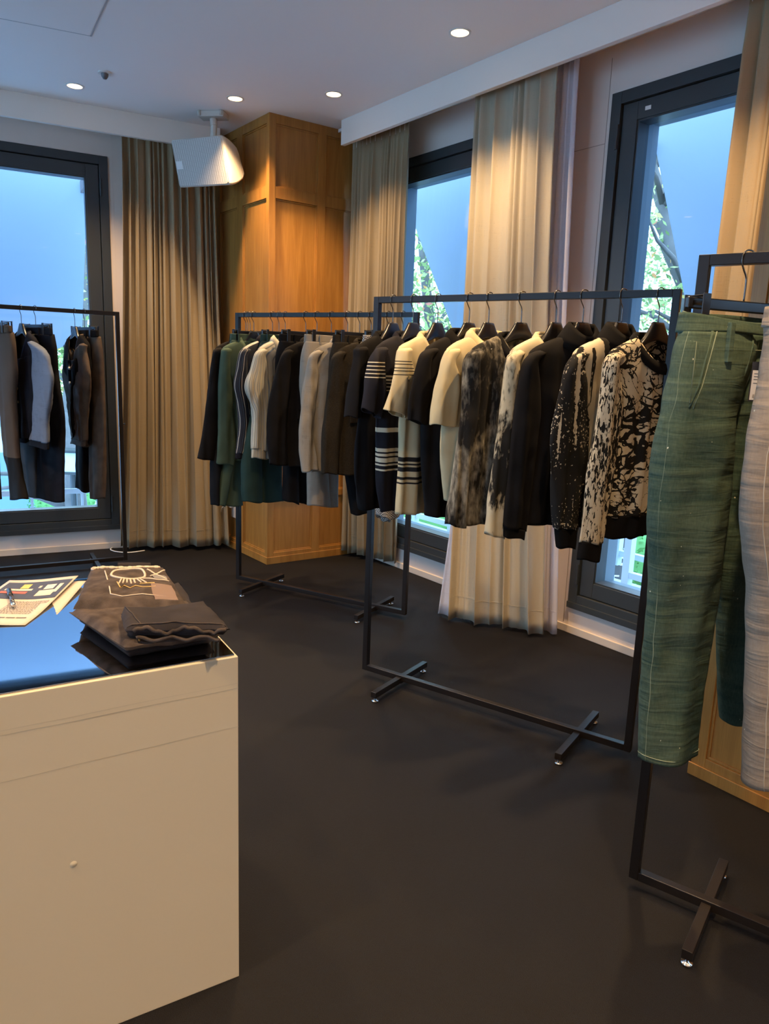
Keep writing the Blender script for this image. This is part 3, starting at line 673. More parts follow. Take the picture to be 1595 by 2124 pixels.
def make_clip_hanger():
    t = thing('clip_hanger', 'x', 'hanger', group='black clip hangers')
    m_ = MB(); m_.tube([(x, 0, z) for x, z in sm(HOOK)], .0019, 8); m_.build('hook', M['hook'], t, smooth=True)
    m_ = MB(); m_.box(-.165, .165, -.006, .006, -.130, -.105); m_.build('bar', M['hanger'], t, bevel=.003)
    for x in (-.135, .135):
        m_ = MB(); m_.box(x-.011, x+.011, -.029, -.0255, -.168, -.098); m_.box(x-.011, x+.011, .0255, .029, -.168, -.098); m_.box(x-.006, x+.006, -.0255, .0255, -.1035, -.100)
        m_.build('clip', M['hanger'], t, bevel=.002)
        m_ = MB(); m_.tube([(x-.018, 0, -.1175), (x+.018, 0, -.1175)], .008, 10); m_.build('spring', M['hook'], t)
    return t
H0 = make_hanger(); K0 = make_clip_hanger(); used = {'h': False, 'k': False}
def hang(kind, p, a, label):
    src = H0 if kind == 'h' else K0
    o = copy_tree(src) if used[kind] else src; used[kind] = True
    o['label'] = label; o.location = tuple(p); o.rotation_euler = (0, 0, radians(a)); return o

# ------------------------------------------------------------------ garment builders
def UZ(x, y, h, a):
    w_ = VP(x, y, h, a); return ((w_-h).dot(Vector((cos(radians(a)), sin(radians(a)), 0))), w_.z-h.z)
Z5 = lambda x, y: (700+x/3.425, 560+y/3.425)
Z6 = lambda x, y: (1000+x/3.425, 560+y/3.425)
Z4 = lambda x, y: (400+x/3.9875, 580+y/3.9875)
ZL = lambda x, y: (x/4.246, 600+y/4.246)
Z7 = lambda x, y: (1300+x/3.539, 500+y/3.539)
Z8 = lambda x, y: (1300+x/3.169, 1050+y/3.169)

def resample(rows, n):
    """rows of equal-length tuples, smooth interpolation at n+1 stations"""
    L_ = [0]
    for a, b_ in zip(rows, rows[1:]): L_.append(L_[-1]+max(1e-4, abs(b_[1]-a[1])+.3*abs(b_[0]-a[0])))
    out = []
    for i in range(n+1):
        s = L_[-1]*i/n; k = 0
        while k < len(rows)-2 and s > L_[k+1]: k += 1
        t = (s-L_[k])/(L_[k+1]-L_[k]); t = max(0, min(1, t))
        p0, p1, p2, p3 = rows[max(k-1, 0)], rows[k], rows[k+1], rows[min(k+2, len(rows)-1)]
        v = []
        for a, b_, c, d in zip(p0, p1, p2, p3):
            q_ = .5*((2*b_)+(-a+c)*t+(2*a-5*b_+4*c-d)*t*t+(-a+3*b_-3*c+d)*t**3); lo, hi = min(b_, c), max(b_, c); m_ = .15*(hi-lo)+.001
            v.append(max(lo-m_, min(hi+m_, q_)))
        out.append(tuple(v))
    return out
def tube_loft(mb, rows, nseg=28, nrow=36, yoff=0., amp=.004, seed=0, wr=.0, kf=5, m=0, sq=.8, cap1=False):
    """rows: (uL,zL,uR,zR,halfdepth[,zF,zB]) -> closed cloth tube; front is -y"""
    R_ = resample(rows, nrow); rings = []
    for i, r in enumerate(R_):
        s = i/nrow; uL, zL, uR, zR, d = r[:5]; ring = []
        for j in range(nseg):
            th = 2*pi*j/nseg; c, sn = cos(th), sin(th)
            cc = math.copysign(abs(c)**.85, c); ss = math.copysign(abs(sn)**sq, sn)
            u = (uL+uR)/2+cc*(uR-uL)/2; z = (zL+zR)/2+cc*(zR-zL)/2
            if len(r) > 5:
                tgt = r[5] if sn < 0 else r[6]; wgt = (1-abs(cc)**1.6); z += (tgt-z)*wgt if tgt > -9 else 0
            f = amp*min(1, .25+s*1.3)*(sin(kf*2*pi*(u/.40)+seed*1.7+1.5*s)+.5*sin(kf*2*pi*1.7*(u/.40)+seed))
            nz_ = noise.noise(Vector((u*7+seed, z*4, seed*3.1+(0 if sn < 0 else 5))))*amp*1.6
            cr = wr*noise.noise(Vector((u*8, z*15+seed+u*6, seed)))+wr*.8*noise.noise(Vector((u*15+4, z*16-u*18, seed)))
            y = yoff+ss*d+(f+nz_)*(abs(sn)**.5)*(1 if sn < 0 else -1)*1.0+cr*(1 if sn > 0 else -1)
            # sideways fluting at hem
            ring.append((u+nz_*.5, y, z+.003*s*sin(3*th+seed)))
        rings.append(ring)
    b0 = len(mb.v); mb.loft(rings, True, False, cap1, m)
    for i in range(len(rings)):
        for j in range(nseg):
            th = 2*pi*j/nseg; mb.uv[b0+i*nseg+j] = (cos(th)*.1+(.5 if sin(th) > 0 else 0), rings[i][j][2])
    return rings
def ring_loft(mb, prof, nseg=40, front_dip=.0, yoff=0., m=0):
    """collar: prof = (halfwidth, halfdepth, z_side, z_front, z_back)"""
    rings = []
    for hw, hd, zs, zf, zb in prof:
        ring = []
        for j in range(nseg):
            th = 2*pi*j/nseg; c, sn = cos(th), sin(th); wgt = abs(sn)**1.3
            z = zs+((zf if sn < 0 else zb)-zs)*wgt; ring.append((hw*c, yoff+hd*sn, z))
        rings.append(ring)
    mb.loft(rings, True, False, False, m)
def garment(name, label, cat, group, h, a, T, sleeve, body, mats, neck='crew', cuff=None, dip=.088, dep=.040, amp=.005, wr=.0, seed=1, hemR=None, band=None, near='L', sdep=.024, hr=None, open_front=False, far=True, NW=.090):
    """sleeve: rows (xl,yl,xr,yr) ; body: points (x,y) along the near edge; converted through T to the garment's own plane"""
    t = thing(name, label, cat, tuple(h), radians(a), group=group); sgn = -1 if near == 'L' else 1
    mb_, ms, mc = mats[0], mats[1], mats[2]
    cv = lambda x, y: UZ(*T(x, y), h, a)
    B = [cv(*p) for p in body]
    ZS = -.158
    rows = [(-NW, ZS, NW, ZS, .030, ZS-dip, ZS+.012), (-.13, -.172, .13, -.172, .034, ZS-dip-.022, ZS-.012), (-.185, -.196, .185, -.196, .036, ZS-dip-.045, -.18),
            (-.212, -.220, .212, -.220, .036, ZS-dip-.065, -.21), (-.208, -.275, .208, -.275, .036, -.315, -.27), (-.203, -.36, .203, -.36, dep, -.37, -.36)]
    for i, (u, z) in enumerate(B):
        uu = abs(u); 
        if z > -.38: continue
        rows.append((-uu, z, uu*(hr or 1.0), z, dep, z, z) if near == 'L' else (-uu*(hr or 1.0), z, uu, z, dep, z, z))
    m_ = MB(); rr = tube_loft(m_, rows, 72, 46, 0, amp*1.5, seed, max(wr, .002))
    zh = rows[-1][1]
    if band:     # ribbed hem band continuing below
        m_.f = m_.f; 
    body_o = m_.build('body', mb_, t, smooth=True, solid=.003)
    if band:
        m2 = MB(); u0, u1 = rows[-1][0], rows[-1][2]
        tube_loft(m2, [(u0*1.0, zh+.004, u1*1.0, zh+.004, dep+.001), (u0*.97, zh-band*.5, u1*.97, zh-band*.5, dep-.004), (u0*.95, zh-band, u1*.95, zh-band, dep-.006)], 64, 8, 0, amp, seed, 0)
        m2.build('hem_band', mc, t, smooth=True, solid=.004)
    S_ = [cv(x0, y0)+cv(x1, y1) for x0, y0, x1, y1 in sleeve]
    if near == 'R': S_ = [(q_[2], q_[3], q_[0], q_[1]) for q_ in S_]; S_ = [(-c[0], c[1], -c[2], c[3]) for c in S_]
    def mk(side):
        rw = [(-.205, -.212, -.185, -.208, .006), (-.219, -.218, -.165, -.212, .022)]
        for i, (ul, zl, ur, zr) in enumerate(S_):
            if ur-ul < .03: ur = ul+.03
            rw.append((ul, zl, ur, zr, sdep if i < len(S_)-1 else sdep*.95))
        main, cf = rw, None
        if cuff:
            k = cuff; last, prev = rw[-1], rw[-2]
            f_ = min(.9, k/max(.02, abs(last[1]-prev[1])))
            cut = tuple(a_+(b__-a_)*f_ for a_, b__ in zip(last, prev)); main = rw[:-1]+[cut]; sh = .004
            cf = [(cut[0]+sh, cut[1]+.003, cut[2]-sh, cut[3]+.003, sdep*.85), (last[0]+sh, last[1], last[2]-sh, last[3], sdep*.8)]
        if side > 0: fl = lambda R_: [(-q_[2], q_[3], -q_[0], q_[1], q_[4]) for q_ in R_]
        else: fl = lambda R_: R_
        yo = -.014 if side == sgn else .004
        m_ = MB(); R9 = tube_loft(m_, fl(main), 30, 44, yo, amp*1.1, seed+3, max(wr, .0028), kf=6); m_.f.append(tuple(range(30))[::-1]); m_.m.append(0); so = m_.build('sleeve', ms, t, smooth=True, solid=.003)
        if cf:
            m_ = MB(); tube_loft(m_, fl(cf), 26, 6, yo, amp*.4, seed+3, 0); m_.build('cuff', mc, so, smooth=True, solid=.004)
    sides = (-1, 1) if far else (sgn,)
    for s_ in sides: mk(s_)
    m_ = MB()
    if neck == 'crew': ring_loft(m_, [(NW+.020, .047, ZS-.022, ZS-dip-.026, ZS-.004), (NW+.012, .049, ZS-.006, ZS-dip-.010, ZS+.010), (NW+.002, .044, ZS+.008, ZS-dip+.008, ZS+.022), (NW-.004, .038, ZS+.006, ZS-dip+.012, ZS+.022), (NW-.006, .033, ZS-.012, ZS-dip+.002, ZS+.004)])
    elif neck == 'turtle': ring_loft(m_, [(NW+.022, .046, ZS-.020, ZS-.055, ZS), (NW-.002, .044, ZS+.008, ZS-.028, ZS+.025), (NW-.024, .042, ZS+.036, ZS-.006, ZS+.046), (NW-.036, .040, ZS+.050, ZS+.004, ZS+.056), (NW-.040, .034, ZS+.046, ZS+.0, ZS+.052), (NW-.036, .032, ZS+.005, ZS-.03, ZS+.01)])
    elif neck == 'polo': ring_loft(m_, [(NW+.030, .052, ZS-.024, ZS-dip-.005, ZS-.01), (NW+.014, .046, ZS+.010, ZS-dip+.03, ZS+.022), (NW-.002, .038, ZS+.024, ZS-dip+.055, ZS+.034), (NW-.008, .034, ZS+.018, ZS-dip+.050, ZS+.030), (NW-.004, .030, ZS-.010, ZS-dip+.01, ZS+.0)])
    elif neck == 'lapel': ring_loft(m_, [(NW+.026, .050, ZS-.026, ZS-dip-.03, ZS-.01), (NW+.012, .046, ZS+.006, ZS-dip-.01, ZS+.018), (NW-.002, .038, ZS+.018, ZS-dip+.01, ZS+.026), (NW-.006, .034, ZS+.006, ZS-dip+.0, ZS+.01)])
    elif neck == 'vee': ring_loft(m_, [(NW+.008, .042, ZS-.012, ZS-dip-.014, ZS+.004), (NW, .040, ZS+.004, ZS-dip+.004, ZS+.014), (NW-.004, .036, ZS, ZS-dip+.002, ZS+.010)])
    m_.build('collar', mc, t, smooth=True, solid=.003)
    return t
def trousers(name, label, group, h, a, T, m, legs, waist=None, rise=.27, dep=.045, amp=.004, wr=.0, seed=1, mats_leg=None, zw=-.125, hw=.175, loops=True, bandm=None):
    """legs: list of rows (xl,yl,xr,yr) through T, or (hem_z, u0, u1) tuples"""
    t = thing(name, label, 'trousers', tuple(h), radians(a), group=group); zc = zw-rise
    m_ = MB(); tube_loft(m_, [(-hw, zw, hw, zw, .030), (-hw-.004, zw-.04, hw+.004, zw-.04, .034)], 48, 6, 0, .001, seed); m_.build('waistband', bandm or m, t, smooth=True, solid=.004)
    hp = hw+.028
    for i, L_ in enumerate(legs):
        sg = -1 if i == 0 else 1
        def top_row(w_, zz, d): return (-w_, zz, .012, zz, d) if i == 0 else (-.012, zz, w_, zz, d)
        rows = [top_row(hw+.002, zw-.037, .030), top_row(hp-.004, zw-.11, dep*.85), top_row(hp, zc+.06, dep*.95), top_row(hp, zc, dep)]
        for x0, y0, x1, y1 in L_:
            ul, zl = UZ(*T(x0, y0), h, a); ur, zr = UZ(*T(x1, y1), h, a)
            if min(zl, zr) < zc-.06: rows.append((ul, zl, ur, zr, dep*.9))
        m_ = MB(); tube_loft(m_, rows, 32, 52, (.008 if i else -.006), amp, seed+i*2, max(wr, .002), kf=3.5); m_.build('leg', (mats_leg or [m, m])[i], t, smooth=True, solid=.003)
    if loops:
        for u in (-.10, .10):
            m_ = MB(); m_.box(u-.006, u+.006, -.040, -.033, zw-.05, zw-.001); m_.build('belt_loop', bandm or m, t, bevel=.001)
    return t

# fabrics
K = (.0065, .006, .0065); CREAM = (.50, .42, .255); NAVY = (.009, .0085, .013)
F_black = fabric('black_jersey', K, .9, var=.3); F_black2 = fabric('black_wool', (.0085, .0075, .0075), .9, var=.3)
F_navy = fabric('navy_knit', NAVY, .9, var=.2); F_cream = fabric('cream_knit', CREAM, .9, var=.08)
F_green = fabric('green_twill', (.058, .088, .060), .8, var=.12); F_dgreen = fabric('dark_green_twill', (.020, .042, .036), .8, var=.15)
F_grey = fabric('grey_linen', (.20, .18, .15), .85, var=.35, vscale=40, slub=.5); F_brown = fabric('brown_check_wool', (.020, .016, .011), .85, var=.5, vscale=300)
F_denimk = fabric('black_denim', (.011, .011, .015), .85, var=.35, vscale=12); F_denimb = fabric('light_denim', (.12, .14, .18), .85, var=.25, vscale=20, slub=.4)
F_brdenim = fabric('brown_denim', (.085, .062, .046), .85, var=.25, vscale=14); F_greyd = fabric('grey_denim_panel', (.055, .060, .068), .85, var=.25)
F_rib = fabric('black_rib', (.006, .0055, .0055), .95, var=.3)
P_tie = pattern('tie_dye', (.013, .012, .011), (.36, .32, .24), 'tiedye'); P_smudge = pattern('smudged_cream', (.016, .015, .013), (.50, .43, .29), 'smudge')
P_crack = pattern('crackle_print', (.50, .42, .29), (.010, .009, .008), 'crack'); P_bark = pattern('bark_print', (.52, .44, .31), (.011, .010, .009), 'bark')
P_splash = pattern('splash_print', (.012, .011, .010), (.52, .44, .31), 'splash'); P_drip = pattern('drip_print', (.50, .43, .30), (.012, .011, .010), 'drip')
P_ging = pattern('gingham', (.55, .52, .46), (.04, .04, .05), 'check')
cz = lambda a_: (.62, .55, .40)
W_ = (.60, .53, .38)
nav_sl = stripes('navy_sleeve_stripes', NAVY, [(z, z-.005, W_) for z in (-.265, -.279, -.293, -.307, -.321)])
nav_bd = stripes('navy_body_stripes', NAVY, [(z, z-.005, W_) for z in (-.315, -.329, -.343, -.357, -.371)]+[(-.520, -.535, W_), (-.600, -.612, W_), (-.620, -.630, W_), (-.638, -.654, W_), (-.662, -.670, W_), (-.684, -.692, W_)])
DK = (.016, .015, .016)
cr_sl = stripes('cream_sleeve_stripes', CREAM, [(z, z-.004, DK) for z in (-.258, -.270, -.282, -.294, -.306)])
cr_bd = stripes('cream_body_stripes', CREAM, [(z, z-.004, DK) for z in (-.300, -.314, -.328, -.342, -.356)]+[(-.625, -.642, DK), (-.650, -.657, DK), (-.664, -.682, DK), (-.700, -.712, DK), (-.722, -.730, DK)])
striped_jk = vstripes('navy_white_stripe', (.016, .018, .028), [(.42, (.05, .08, .12)), (.5, (.016, .018, .028)), (.80, (.55, .50, .40)), (.88, (.016, .018, .028))], .085)
cream_st = vstripes('cream_grey_stripe', (.50, .46, .35), [(.35, (.20, .20, .18)), (.47, (.50, .46, .35)), (.7, (.22, .27, .33)), (.84, (.50, .46, .35))], .035)

# ---- middle rack
GM = 'garments on the middle rack'
def G_(key, px): return onbar(key, px)
mid = [
 (817, 47, 'crew', 'black_tee'), (859, 46, 'crew', 'navy'), (910, 46, 'crew', 'cream'), (976, 37, 'polo', 'bp'), (1017, 40, 'polo', 'cp'), (1085, 28, 'crew', 'td'), (1158, 36, 'crew', 'cb'), (1214, 26, 'turtle', 'tn'), (1295, 33, 'turtle', 'sp'), (1372, 31, 'crew', 'ck')]
HM = [G_('M', q_[0]) for q_ in mid]; AM = [q_[1] for q_ in mid]
names_m = ['plain black tee', 'navy striped tee', 'cream striped tee', 'black polo', 'cream polo', 'black tie-dye sweater', 'smudged cream sweater', 'black turtleneck', 'paint-splashed turtleneck', 'crackle-print sweatshirt']
for h_, a_, nm in zip(HM, AM, names_m): hang('h', h_, a_, 'black hanger on the middle rack carrying the '+nm)
garment('tee_shirt', 'plain black short-sleeved tee, first from the left on the middle rack', 'shirt', GM, HM[0], AM[0], Z5,
        [(112, 630, 170, 640), (92, 760, 165, 780), (75, 880, 150, 900), (58, 1040, 142, 1050)], [(150, 1000), (140, 1100), (125, 1250), (122, 1450), (140, 1600), (165, 1700)], (F_black, F_black, F_rib), seed=1, amp=.006)
garment('tee_shirt', 'navy tee with thin cream stripes across chest and sleeve, blocks of stripes low down', 'shirt', GM, HM[1], AM[1], Z5,
        [(228, 620, 300, 640), (203, 720, 302, 760), (182, 850, 300, 900), (166, 985, 272, 1050)], [(290, 950), (280, 1100), (276, 1250), (290, 1400), (300, 1550), (318, 1715)], (nav_bd, nav_sl, F_navy), seed=2, amp=.009)
garment('tee_shirt', 'cream tee with thin black chest stripes and thick black stripes near the hem', 'shirt', GM, HM[2], AM[2], Z5,
        [(415, 620, 490, 640), (385, 730, 520, 760), (356, 850, 505, 900), (322, 990, 478, 1055)], [(470, 950), (462, 1060), (452, 1250), (440, 1450), (430, 1600), (425, 1740)], (cr_bd, cr_sl, F_cream), seed=4, amp=.008)
garment('polo_shirt', 'plain black short-sleeved polo between two cream shirts', 'shirt', GM, HM[3], AM[3], Z5,
        [(570, 620, 640, 640), (530, 760, 640, 780), (500, 900, 625, 920), (490, 1060, 608, 1100)], [(610, 950), (600, 1100), (600, 1250), (603, 1400), (615, 1580), (635, 1750)], (F_black2, F_black2, F_rib), neck='polo', seed=5, amp=.006)
garment('polo_shirt', 'plain cream short-sleeved polo with seam on the sleeve', 'shirt', GM, HM[4], AM[4], Z5,
        [(742, 650, 800, 660), (712, 760, 835, 790), (682, 900, 840, 930), (648, 1095, 822, 1110)], [(760, 1000), (745, 1170), (740, 1300), (750, 1450), (768, 1640)], (F_cream, F_cream, F_cream), neck='polo', seed=6, amp=.006)
garment('sweater', 'black long-sleeved top with cloudy grey tie-dye', 'sweater', GM, HM[5], AM[5], Z5,
        [(900, 650, 980, 660), (880, 850, 990, 870), (860, 1050, 960, 1070), (835, 1250, 925, 1270), (810, 1450, 905, 1470), (785, 1640, 893, 1660), (762, 1800, 888, 1828)], [(940, 900), (925, 1100), (915, 1300), (905, 1500), (900, 1650), (895, 1810)], (P_tie, P_tie, F_black), seed=7, amp=.009)
garment('sweater', 'cream long-sleeved top smudged with black patches, right of the tie-dye one', 'sweater', GM, HM[6], AM[6], Z5,
        [(1180, 650, 1255, 660), (1160, 850, 1262, 880), (1140, 1050, 1240, 1100), (1112, 1250, 1205, 1300), (1085, 1450, 1190, 1480), (1058, 1650, 1170, 1680), (1036, 1870, 1160, 1900)], [(1230, 900), (1210, 1100), (1190, 1300), (1180, 1500), (1175, 1700), (1172, 1830)], (P_smudge, P_smudge, F_cream), seed=8, amp=.005)
garment('sweater', 'plain black ribbed turtleneck sweater', 'sweater', GM, HM[7], AM[7], Z6,
        [(283, 660, 370, 660), (250, 800, 385, 820), (222, 1000, 385, 1020), (192, 1250, 360, 1270), (165, 1500, 330, 1500), (148, 1700, 300, 1740), (135, 1890, 280, 1905)], [(390, 900), (370, 1100), (345, 1300), (320, 1500), (300, 1650), (288, 1810)], (F_black2, F_black2, F_rib), neck='turtle', dip=.02, cuff=.035, seed=9)
garment('sweater', 'black turtleneck splashed with cream paint specks down the sleeve', 'sweater', GM, HM[8], AM[8], Z6,
        [(590, 680, 690, 680), (545, 830, 715, 850), (505, 1000, 725, 1020), (468, 1180, 722, 1200), (465, 1400, 705, 1420), (478, 1640, 670, 1660), (510, 1965, 632, 1965)], [(730, 900), (720, 1100), (705, 1300), (690, 1500), (670, 1700), (660, 1830)], (P_drip, P_splash, F_rib), neck='turtle', dip=.02, cuff=.07, seed=10)
ck = garment('sweatshirt', 'cream sweatshirt with black crackle print and black ribbed collar', 'sweater', GM, HM[9], AM[9], Z6,
        [(858, 680, 930, 680), (830, 850, 955, 870), (795, 1050, 950, 1070), (765, 1250, 915, 1270), (725, 1450, 885, 1470), (700, 1700, 850, 1720), (660, 2050, 805, 2060)], [(960, 900), (950, 1100), (925, 1300), (890, 1480), (866, 1640), (866, 1750)], (P_crack, P_bark, F_rib), cuff=.06, dip=.090, band=.075, seed=12, amp=.006, NW=.100)
m_ = MB(); m_.box(-.022, .022, .026, .028, -.158, -.135); 

# neck label of the tie-dye top
td = [o for o in bpy.data.objects if o.parent is None and o.get('label', '').startswith('black long-sleeved top with cloudy')][0]
m_ = MB(); m_.box(-.03, .03, .0225, .0245, -.165, -.142); lab = m_.build('neck_label', F_rib, td)
m_ = MB()
for x0 in (-.014, -.006, .002, .010): m_.box(x0, x0+.004, .0218, .0225, -.152, -.146)
m_.box(-.02, .02, .0218, .0225, -.158, -.157); m_.build('label_print', M['white'], lab)

# ---- back rack
GB = 'garments on the back rack'
bk = [('h', 510, 46), ('h', 526.6, 44), ('h', 565.5, 46), ('h', 592, 54), ('k', 634.5, 44), ('h', 658, 40), ('k', 688, 42), ('h', 722, 36), ('k', 747, 42), ('h', 771, 36), ('k', 806, 46), ('h', 837, 46), ('k', 519, 44), ('k', 579, 44)]
HB = [G_('B', q_[1]) for q_ in bk]
nm_b = ['black jacket at the left end', 'green jacket', 'navy striped track jacket', 'cream striped shirt', 'black trousers', 'black blazer', 'light grey trousers', 'crinkled grey linen jacket', 'dark checked trousers', 'dark brown checked jacket', 'small-check trousers', 'dark jacket at the right end', 'green trousers', 'wide dark green trousers']
for (k_, px, a_), h_, nm in zip(bk, HB, nm_b): o9 = hang(k_, h_, a_, 'black %s on the back rack carrying the %s' % ('hanger' if k_ == 'h' else 'clip hanger', nm)); o9.scale = (.70 if px in (519, 579) else 1, 1, 1)
AB = [q_[2] for q_ in bk]
garment('jacket', 'black long-sleeved jacket, leftmost on the back rack', 'jacket', GB, HB[0], AB[0], Z4,
        [(160, 600, 225, 610), (140, 720, 225, 730), (118, 900, 215, 920), (97, 1100, 205, 1120), (70, 1300, 195, 1320), (32, 1478, 185, 1500)], [(200, 900), (200, 1100), (190, 1300), (185, 1500)], (F_black2, F_black2, F_black2), neck='lapel', seed=21, amp=.003)
garment('jacket', 'green long-sleeved jacket next to the black one', 'jacket', GB, HB[1], AB[1], Z4,
        [(228, 640, 290, 650), (214, 780, 300, 800), (206, 950, 312, 970), (203, 1150, 322, 1170), (196, 1350, 332, 1370), (186, 1518, 325, 1535)], [(330, 900), (320, 1100), (325, 1300), (330, 1500)], (F_green, F_green, F_green), neck='lapel', seed=22, amp=.003)
garment('track_jacket', 'navy jacket with white and blue vertical stripes', 'jacket', GB, HB[2], AB[2], Z4,
        [(375, 620, 430, 630), (352, 740, 430, 750), (328, 870, 430, 890), (352, 1000, 445, 1020), (372, 1180, 460, 1200), (355, 1350, 450, 1370), (338, 1475, 412, 1485)], [(430, 900), (425, 1100), (420, 1300), (420, 1440)], (striped_jk, striped_jk, F_navy), neck='polo', cuff=.03, seed=23, amp=.003)
garment('shirt', 'cream shirt with grey blue vertical stripes', 'shirt', GB, HB[3], AB[3], Z4,
        [(500, 620, 575, 630), (465, 740, 590, 750), (428, 875, 590, 900), (458, 1000, 590, 1020), (484, 1110, 590, 1130), (478, 1300, 590, 1320), (470, 1470, 600, 1485)], [(560, 900), (550, 1100), (540, 1300), (535, 1480)], (cream_st, cream_st, cream_st), neck='polo', cuff=.05, seed=24, amp=.005)
trousers('trousers', 'black trousers clipped left of the black blazer', GB, HB[4], AB[4], Z4, F_black, [[(735, 900, 850, 900), (745, 1400, 860, 1400), (752, 1825, 860, 1855)], [(850, 900, 940, 900), (850, 1400, 960, 1400), (850, 1840, 955, 1860)]], seed=25)
garment('blazer', 'black blazer with flap pocket and cuff buttons', 'jacket', GB, HB[5], AB[5], Z4,
        [(715, 640, 790, 650), (682, 740, 795, 760), (648, 880, 790, 900), (622, 1020, 775, 1040), (606, 1180, 760, 1200), (607, 1350, 760, 1370), (626, 1525, 775, 1535)], [(770, 900), (760, 1100), (765, 1300), (785, 1545)], (F_black2, F_black2, F_black2), neck='lapel', dip=.12, seed=26, amp=.006)
trousers('trousers', 'light grey trousers with elastic waist', GB, HB[6], AB[6], Z4, F_grey, [[(925, 900, 1080, 900), (940, 1400, 1100, 1400), (948, 1862, 1130, 1875)], [(1060, 900, 1180, 900), (1060, 1400, 1210, 1400), (1060, 1870, 1192, 1882)]], seed=27)
garment('jacket', 'crinkled light grey linen jacket with white-edged pocket', 'jacket', GB, HB[7], AB[7], Z4,
        [(948, 650, 1015, 660), (925, 780, 1020, 800), (900, 920, 1010, 940), (882, 1100, 990, 1120), (870, 1280, 985, 1300), (874, 1440, 1010, 1450), (890, 1588, 1028, 1562)], [(1000, 900), (985, 1100), (980, 1300), (985, 1590)], (F_grey, F_grey, F_grey), neck='lapel', dip=.12, seed=28, amp=.006, wr=.006)
trousers('trousers', 'dark checked trousers clipped between the grey and brown jackets', GB, HB[8], AB[8], Z4, F_brown, [[(1068, 800, 1200, 800), (1100, 1300, 1250, 1300), (1150, 1600, 1290, 1620)], [(1200, 800, 1360, 800), (1260, 1400, 1400, 1400), (1330, 1945, 1450, 1925)]], seed=29, mats_leg=[F_brown, F_black])
garment('jacket', 'dark brown checked jacket with cuff buttons', 'jacket', GB, HB[9], AB[9], Z4,
        [(1145, 650, 1225, 660), (1122, 780, 1235, 800), (1100, 950, 1235, 970), (1078, 1130, 1225, 1150), (1058, 1330, 1205, 1350), (1058, 1600, 1182, 1602)], [(1230, 900), (1210, 1100), (1195, 1300), (1190, 1615)], (F_brown, F_brown, F_brown), neck='lapel', dip=.12, seed=30, amp=.004)
trousers('trousers', 'fine black and white checked trousers behind the striped tees', GB, HB[10], AB[10], Z5, P_ging, [[(150, 900, 300, 900), (250, 1400, 380, 1400), (290, 1745, 350, 1785)], [(230, 900, 420, 900), (300, 1400, 430, 1400), (335, 1785, 440, 1730)]], seed=31)
garment('jacket', 'dark jacket at the right end of the back rack, behind the tees', 'jacket', GB, HB[11], AB[11], Z5,
        [(300, 640, 360, 650), (280, 900, 380, 900), (270, 1200, 370, 1200), (265, 1450, 360, 1450)], [(360, 900), (350, 1200), (350, 1450)], (F_black, F_black, F_black), neck='lapel', seed=32)
trousers('trousers', 'green trousers hanging under the green jacket', GB, HB[12], AB[12], Z4, F_green, [[(225, 1500, 330, 1500), (182, 1860, 250, 1868)], [(250, 1500, 405, 1500), (245, 1868, 411, 1868)]], seed=33, amp=.002, hw=.13)
trousers('trousers', 'wide dark green trousers with blue-lit right edge, under the striped shirts', GB, HB[13], AB[13], Z4, F_dgreen, [[(405, 1500, 560, 1500), (412, 1832, 560, 1840)], [(550, 1500, 738, 1500), (550, 1838, 748, 1830)]], seed=34, amp=.0015, hw=.12)
h_ = G_('B', 514); hang('k', h_, 46, 'black clip hanger on the back rack carrying the narrow black trousers').scale = (.62, 1, 1)
trousers('trousers', 'narrow black trousers showing below the black jacket at the left end', GB, h_, 46, Z4, F_black, [[(155, 1500, 225, 1500), (163, 1863, 195, 1850)], [(185, 1500, 240, 1500), (175, 1840, 205, 1800)]], seed=35, amp=.002, hw=.12)
def find(lbl): return [o for o in bpy.data.objects if o.parent is None and o.get('label', '').startswith(lbl)][0]
for lb_, z_, mm in (('black blazer with flap', -.53, F_black), ('crinkled light grey', -.50, M['white']), ('dark brown checked', -.53, F_black2)):
    t = find(lb_); m_ = MB(); m_.box(-.15, -.02, -.052, -.044, z_-.05, z_); f_ = m_.build('pocket_flap', F_black2 if mm is F_black else (F_grey if mm is M['white'] else F_brown), t, bevel=.003)
    m_ = MB(); m_.box(-.15, -.02, -.055, -.050, z_-.003, z_+.003); m_.build('pocket_edge', mm, f_)

# ---- left rack
GL = 'garments on the left rack'
hC = G_('L', 42.4); hD = G_('L', 72); hE = G_('L', 154); hF = G_('L', 174); hBt = G_('L', -6); hA = G_('L', -28)
for k_, h_, a_, nm in (('h', hC, -44, 'two-tone denim jacket'), ('k', hD, -38, 'grey-striped dark trousers'), ('h', hE, -50, 'brown-sleeved black jacket'), ('k', hF, -45, 'brown and black trousers'), ('k', hBt, -44, 'jeans cut off at the left edge')):
    hang(k_, h_, a_, 'black %s on the left rack carrying the %s' % ('hanger' if k_ == 'h' else 'clip hanger', nm))
dj = garment('denim_jacket', 'collarless black denim jacket with pale blue sleeve and brass buttons', 'jacket', GL, hC, -44, ZL,
        [(320, 560, 425, 560), (318, 700, 468, 700), (325, 820, 484, 810), (332, 980, 462, 1000), (322, 1150, 440, 1160), (305, 1270, 442, 1290), (275, 1365, 445, 1412)], [(325, 900), (322, 1050), (312, 1200), (298, 1322)], (F_denimk, F_denimb, F_denimk), neck='vee', dip=.20, near='R', cuff=.04, seed=41, amp=.004, hr=1.0)
